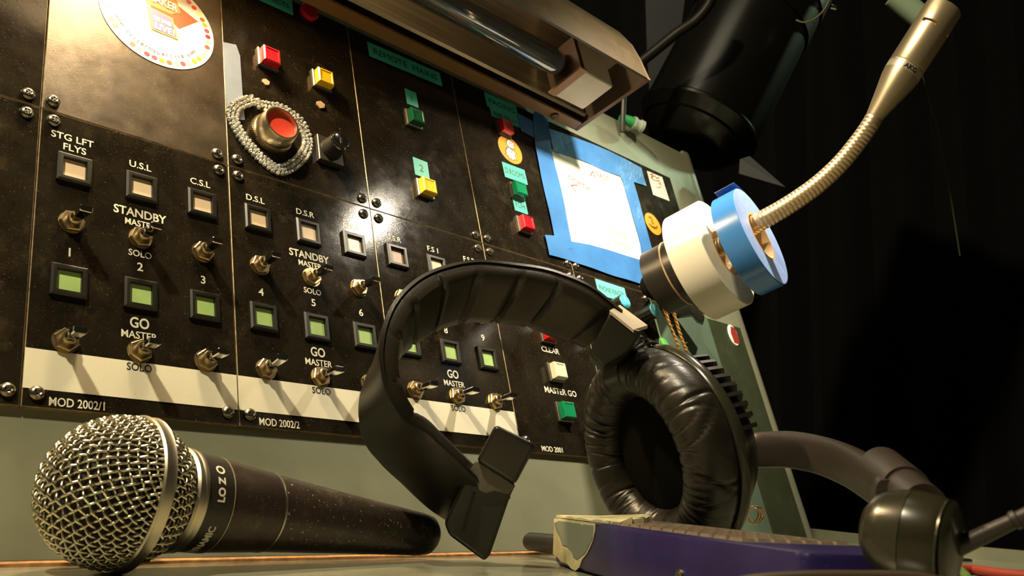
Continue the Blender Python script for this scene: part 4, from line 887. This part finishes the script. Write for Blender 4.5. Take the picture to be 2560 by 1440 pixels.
# ================================================================ KEYPAD BOX
ZB = 20.2
A_ = onz(1386, 1293, ZB); C_ = onz(2010, 1378, ZB); dirAC = (C_ - A_) / np.linalg.norm(C_ - A_)
perp = np.array([-dirAC[1], dirAC[0], 0]); 
if perp @ (M3 @ np.array([1., 0, 0])) < 0: perp = -perp
BWD = 44.0; BL = np.linalg.norm(C_ - A_); B_ = A_ + perp * BWD; D_ = C_ + perp * BWD
KB = thing('keypad_box', 'purple keypad box with a patched corner lying beside the headset', 'keypad', loc=((A_ + D_) / 2 * np.array([1, 1, 0])))
def bx(s, p, z): q = A_ + dirAC * s + perp * p; return (q[0], q[1], z)
def rbox(s0, s1, p0, p1, z0, z1, r, bev):
    pts = []
    for (cs, cp, a0) in ((s0 + r, p0 + r, 180), (s1 - r, p0 + r, 270), (s1 - r, p1 - r, 0), (s0 + r, p1 - r, 90)):
        for k in range(7): a = math.radians(a0 + 15 * k); pts.append((cs + r * math.cos(a), cp + r * math.sin(a), cs, cp))
    rings = []
    def lev(z, inset): return [bx(x - (x - cs) / r * inset, y - (y - cp) / r * inset, z) for x, y, cs, cp in pts]
    rings += [lev(z0, bev), lev(z0 + bev, 0), lev(z1 - bev, 0), lev(z1 - bev * .3, bev * .3), lev(z1, bev)]
    return rings
g = G(); g.loft(rbox(0, BL, 0, BWD, 0.2, ZB, 4.5, 1.8)); wpart('case', g, purple, KB, label='purple plastic case', ang=40)
g = G().prism([(0, 0), (1, 0), (1, 1), (0, 1)], 0, 1)
# keys
ns, npp = 15, 7; s0, s1, p0, p1 = 20, BL - 34, 3.2, BWD - 4
dsx = (s1 - s0) / ns; dpx = (p1 - p0) / npp
tray = G(); tray.add([bx(s0 - 1, p0 - .6, ZB + .02), bx(s1 + 1, p0 - .6, ZB + .02), bx(s1 + 1, p1 + .6, ZB + .02), bx(s0 - 1, p1 + .6, ZB + .02), bx(s0 - 1, p0 - .6, ZB - 1), bx(s1 + 1, p0 - .6, ZB - 1), bx(s1 + 1, p1 + .6, ZB - 1), bx(s0 - 1, p1 + .6, ZB - 1)], [(0, 1, 2, 3), (7, 6, 5, 4), (0, 1, 5, 4), (1, 2, 6, 5), (2, 3, 7, 6), (3, 0, 4, 7)])
wpart('key_tray', tray, mat('key_tray_grey', (0.10, 0.08, 0.06), 0.4), KB, smooth=False)
km = None; sv, pv = dirAC * dsx * .42, perp * dpx * .40
kg = G(); base8 = [(-1, -1), (1, -1), (1, 1), (-1, 1)]
v_ = [tuple(sv * a + pv * b + np.array([0, 0, 0])) for a, b in base8] + [tuple(sv * a * .9 + pv * b * .9 + np.array([0, 0, .9])) for a, b in base8]
kg.add(v_, [(3, 2, 1, 0), (4, 5, 6, 7), (0, 1, 5, 4), (1, 2, 6, 5), (2, 3, 7, 6), (3, 0, 4, 7)]); KEY = kg.mesh('key', box_edge, smooth=False)
kbase = np.array([*(((A_ + D_) / 2)[:2]), 0])
for i in range(ns):
    for j in range(npp):
        q = np.array(bx(s0 + (i + .5) * dsx, p0 + (j + .5) * dpx, ZB + .02)) - kbase; part('key', KEY, KB, tuple(q))
# grey and cream tape over the left end
def face_strip(poly, off0, off1, m, nm, lab):
    g = G(); a = []; b = []
    for s, z in poly: a.append(tuple(np.array(bx(s, 0, z)) - perp * off0)); b.append(tuple(np.array(bx(s, 0, z)) - perp * off1))
    k = len(poly); g.add(a + b, [tuple(range(k)), tuple(range(2 * k - 1, k - 1, -1))] + [(i, (i + 1) % k, k + (i + 1) % k, k + i) for i in range(k)]); wpart(nm, g, m, KB, label=lab, smooth=False)
def sz(x, y):       # pixel -> position along and above on the box's front face
    d = ray(x, y); t_ = ((A_ - CAMP) @ perp) / (d @ perp); q = CAMP + d * t_; return float((q - A_) @ dirAC), float(q[2])
cream = [sz(*p) for p in [(1386, 1296), (1400, 1291), (1430, 1289), (1470, 1290), (1496, 1296), (1490, 1302), (1488, 1330), (1484, 1350), (1478, 1365), (1468, 1385), (1456, 1400), (1450, 1418), (1440, 1427), (1430, 1422), (1420, 1410), (1405, 1405), (1397, 1395), (1384, 1385), (1382, 1360), (1383, 1330)]]
cream = [(max(.6, s), min(z, ZB - .2)) for s, z in cream]
face_strip(cream, .05, .35, cream_tape, 'masking_tape', 'torn cream masking tape on the corner of the box')
greyp = [sz(*p) for p in [(1388, 1308), (1400, 1301), (1440, 1302), (1455, 1308), (1458, 1314), (1462, 1304), (1486, 1306), (1484, 1345), (1476, 1362), (1466, 1382), (1445, 1398), (1436, 1392), (1430, 1375), (1420, 1366), (1408, 1362), (1403, 1345), (1395, 1330)]]
greyp = [(max(1.2, s), min(z, ZB - 1.2)) for s, z in greyp]
face_strip(greyp, .36, .6, grey_tape, 'grey_tape', 'smooth grey tape over the masking tape')
g = G(); top = [(0.8, .3), (30, .2), (58, 3), (80, 8), (86, 14), (70, 24), (52, 30), (45, 38), (30, 43), (8, 43.3), (1, 40)]
rings = []
for i in range(30):
    f = i / 29; s = 1 + f * 62; wv = 40 * (1 - .72 * f ** 1.5) + 3 * math.sin(i * 1.7) + rs.uniform(-1.5, 1.5); wv = min(wv, 43)
    rings.append([bx(s, .4 + 9 * max(0, f - .45), ZB + .05), bx(s, .4 + 9 * max(0, f - .45), ZB + .9 + .3 * math.sin(i)), bx(s, wv * .5, ZB + 1.3 + .3 * math.sin(i * 1.3)), bx(s, wv, ZB + 2.0 + 1.2 * abs(math.sin(i * 1.9))), bx(s, wv, ZB + .05)])
g.loft(rings); wpart('peeling_tape', g, cream_tape, KB, label='peeling cream tape lifting off the top of the box', smooth=False)
z0 = W(1322, 1353, 424); z1 = W(1402, 1362, 404)
g = G(); LL2 = np.linalg.norm(z1 - z0); g.lathe([(-1.5, 0), (-1.4, 2.2), (0, 3.7), (1.5, 4.3), (LL2 + 3, 4.6)], 32, c=z0, ax=z1 - z0, capa=False); wpart('cable_boot', g, plastic, KB, label='black cable boot sticking out of the box end')
sp = sz(1700, 1440); g = G(); g.lathe([(0, 2.2), (.5, 2.1), (1.0, 1.2), (1.1, 0)], 20, c=np.array(bx(sp[0], 0, sp[1])), ax=-perp, capb=False); wpart('screw', g, screw_metal, KB)
# ================================================================ BACKGROUND STAGE LAMP, CONDUIT, ETC.
DB = 860.0
q0, q1 = W(1742, 322, DB), W(1998, -180, DB + 60); da = (q1 - q0) / np.linalg.norm(q1 - q0); k = DB / F
SLN = thing('stage_lamp', 'large dark cylindrical stage lamp housing hanging behind the console', 'lamp', loc=q0)
g = G(); Rd = 150 * k; dLL = np.linalg.norm(q1 - q0); g.lathe([(-8, Rd * .90), (0, Rd * 1.0), (2, Rd * 1.03), (5, Rd * 1.03), (7, Rd), (dLL * .55, Rd)], 96, c=q0, ax=da); wpart('housing', g, drum_m, SLN)
g = G(); g.lathe([(dLL * .50, Rd * 1.035), (dLL * .62, Rd * 1.04), (dLL * .63, Rd * 1.0)], 96, c=q0, ax=da); wpart('housing_sleeve', g, drum_m, SLN)
g = G(); g.lathe([(dLL * .62, Rd * 1.07), (dLL * 1.3, Rd * 1.07)], 96, c=q0, ax=da); wpart('housing_sleeve', g, drum_m, SLN)
g = G(); g.lathe([(-26, Rd * .55), (-22, Rd * .70), (-9, Rd * .84), (-8, Rd * .9)], 96, c=q0, ax=da); wpart('front_rim', g, drum_m, SLN)
g = G(); g.tube(catm([W(1990, 50, 800), W(2010, 56, 798), W(2035, 48, 796), W(2060, 25, 795), W(2078, -10, 794)], 6), .8, 8); wpart('safety_wire', g, mat('old_brass_wire', (0.35, 0.27, 0.12), 0.35, 0.8), SLN)
g = G(); g.lathe([(0, 2.5), (5, 2.5)], 14, c=W(2076, 18, 800), ax=M3 @ np.array([1, .25, 0])); wpart('wing_bolt', g, chrome, SLN)
g = G(); g.tube(catm([W(1590, 165, 780), W(1640, 125, 776), W(1690, 85, 772), W(1740, 50, 770), W(1775, 5, 768), W(1790, -50, 766)], 1), 5.2, 8)
cp = catm([W(1590, 165, 780), W(1640, 125, 776), W(1690, 85, 772), W(1740, 50, 770), W(1775, 5, 768), W(1790, -50, 766)], 34)
g = G(); g.tube(cp, [5.2 if i % 2 else 4.3 for i in range(len(cp))], 14)
single('conduit', g, mat('dark_conduit', (0.008, 0.006, 0.004), 0.5, spec=0.2), 'dark ribbed flexible conduit curving up behind the strip light', 'conduit', ang=180)
g = G(); a = [W(1612, -60, 1150), W(1720, -60, 1150), W(1650, 460, 1150), W(1640, 470, 1150), W(1618, 140, 1150)]
g.add([tuple(q) for q in a] + [tuple(q + (M3 @ np.array([0, 0, 8.]))) for q in a], [tuple(range(5)), tuple(range(9, 4, -1))] + [(i, (i + 1) % 5, 5 + (i + 1) % 5, 5 + i) for i in range(5)])
single('grey_board', g, grey_panel_m, 'dim blue-grey board far behind, left of the stage lamp', 'board', smooth=False)
g = G(); a = [W(1850, 398, 800), W(1874, 390, 802), W(1964, 468, 790), W(1848, 434, 800)]; nr_ = M3 @ np.array([0, 0, 2.])
g.add([tuple(q) for q in a] + [tuple(q + nr_) for q in a], [(0, 1, 2, 3), (7, 6, 5, 4), (0, 1, 5, 4), (1, 2, 6, 5), (2, 3, 7, 6), (3, 0, 4, 7)])
single('grey_flag', g, card_m, 'pale grey triangular card corner under the stage lamp', 'card', smooth=False)
g = G(); g.tube([W(2235, -12, 900), W(2312, 52, 900)], 12, 12); single('grey_bar', g, pale_green, 'short pale bar behind the tip of the gooseneck microphone', 'bar')
g = G(); g.tube([W(2305, 185, 1300), W(2345, 330, 1300), W(2378, 500, 1300), W(2400, 640, 1300)], .9, 6); single('thin_cord', g, mat('thin_green_cord', (0.10, 0.13, 0.05), 0.5), 'thin greenish cord hanging in front of the drape', 'cord')
GP = thing('cable_connector', 'green and white cable connector on the console top edge', 'connector', loc=W(1575, 305, 715))
c0, c1 = W(1556, 295, 716), W(1607, 318, 722); LC = np.linalg.norm(c1 - c0)
g = G(); g.lathe([(-2, 3.4), (LC * .35, 4.4), (LC * .5, 4.6), (LC * .52, 4.0)], 20, c=c0, ax=c1 - c0); wpart('green_body', g, green_pl, GP, label='green plug body')
g = G(); g.lathe([(LC * .5, 5.6), (LC * .6, 5.6), (LC * .62, 4.6), (LC * .82, 4.6), (LC * .84, 5.4), (LC, 5.2)], 20, c=c0, ax=c1 - c0); wpart('clear_collar', g, mat('greyish_clear', (0.45, 0.5, 0.4), 0.15, 0.2), GP)
g = G(); g.tube([W(1556, 330, 712), W(1560, 240, 716), W(1572, 180, 730)], 2.2, 8); wpart('lead', g, cable_m, GP)
# twine, bracket
for lab, pp, dd in (('longer jute twine strand hanging below the black tape roll', [(1653, 752), (1664, 782), (1676, 815), (1690, 850), (1700, 882), (1706, 905)], 600), ('frayed jute twine strand right of the longer one', [(1680, 765), (1690, 800), (1700, 835), (1712, 866), (1718, 890), (1722, 915)], 603)):
    c = catm([W(x, y, dd + i * 1.0) for i, (x, y) in enumerate(pp)], 10); g = G()
    for s_ in (0, 1):
        g.tube([q + (M3 @ np.array([math.cos(i * .9 + s_ * math.pi) * .55, 0, math.sin(i * .9 + s_ * math.pi) * .55])) for i, q in enumerate(c)], .75, 6)
    for _ in range(26):
        i = rs.randint(2, len(c) - 2); q = c[i]; g.tube([q, q + (M3 @ np.array([rs.uniform(-2.6, 2.6), rs.uniform(-1.5, 1.5), rs.uniform(-1, 1)]))], .12, 3)
    single('jute_twine', g, twine_m, lab, 'twine')
g = G(); br = [(1640, 745), (1700, 738), (1745, 772), (1762, 790), (1758, 806), (1742, 800), (1730, 784), (1690, 790), (1655, 772)]
g = pxprism(br, 628, 640); single('black_bracket', g, plastic, 'black bracket at the root of the gooseneck behind the tape rolls', 'bracket', bevel=1.0)
# ================================================================ DESK ODDS AND ENDS
g = G(); c = catm([onz(x, y, 2.2) for x, y in [(2340, 1470), (2345, 1440), (2365, 1424), (2390, 1422), (2412, 1436), (2430, 1470)]], 10); g.tube(c, 2.2, 12); single('fabric_cord', g, cord_green, 'fuzzy green cord at the bottom right corner', 'cord')
g = G(); c = catm([onz(x, y, 2.6) for x, y in [(2395, 1424), (2430, 1424), (2475, 1430), (2530, 1436), (2600, 1442)]], 10); g.tube(c, 2.4, 12); single('fabric_cord', g, cord_red, 'fuzzy red cord beside the green one at the bottom right', 'cord')
g = G(); c = onz(2392, 1397, 1); g.lathe([(0, 9), (.9, 9.2), (1.3, 8)], 24, c=(c[0], c[1], .2)); single('flat_disc', g, plastic, 'flat dark plastic disc lying behind the boom end', 'disc')
# red label on the raised edge
dE = (E3 - E2) / np.linalg.norm(E3 - E2); nE = np.array([dE[1], -dE[0], 0]); nE = nE if nE @ (CAMP - E2) > 0 else -nE
def onplane(x, y, p0, n_): d = ray(x, y); return CAMP + d * (((p0 - CAMP) @ n_) / (d @ n_))
ra, rb = onplane(2464, 1372, E2, nE), onplane(2520, 1378, E2, nE)
g = G(); a = [ra * [1, 1, 0] + [0, 0, .6], rb * [1, 1, 0] + [0, 0, .6], rb * [1, 1, 0] + [0, 0, 7.6], ra * [1, 1, 0] + [0, 0, 7.6]]
g.add([tuple(q + nE * .1) for q in a] + [tuple(q + nE * .5) for q in a], [(3, 2, 1, 0), (4, 5, 6, 7), (0, 1, 5, 4), (1, 2, 6, 5), (2, 3, 7, 6), (3, 0, 4, 7)])
single('red_label', g, red_st, 'red label stuck on the raised rear edge of the desk', 'label', smooth=False)
g = G(); g.tube(catm([W(1760, 1500, 176), W(1850, 1455, 176), (W(2000, 1441, 175)), W(2150, 1440, 174), W(2300, 1445, 173), W(2400, 1470, 172)], 10), 1.1, 12)
single('foreground_cable', g, mat('brown_cable', (0.05, 0.035, 0.022), 0.3), 'brown cable arching across the bottom of the view', 'cable')

for o in list(bpy.data.objects):
    if o.parent is None and o.get('category'):
        k = GROUPS.get(o.name.split('.')[0])
        if k: o['group'] = k
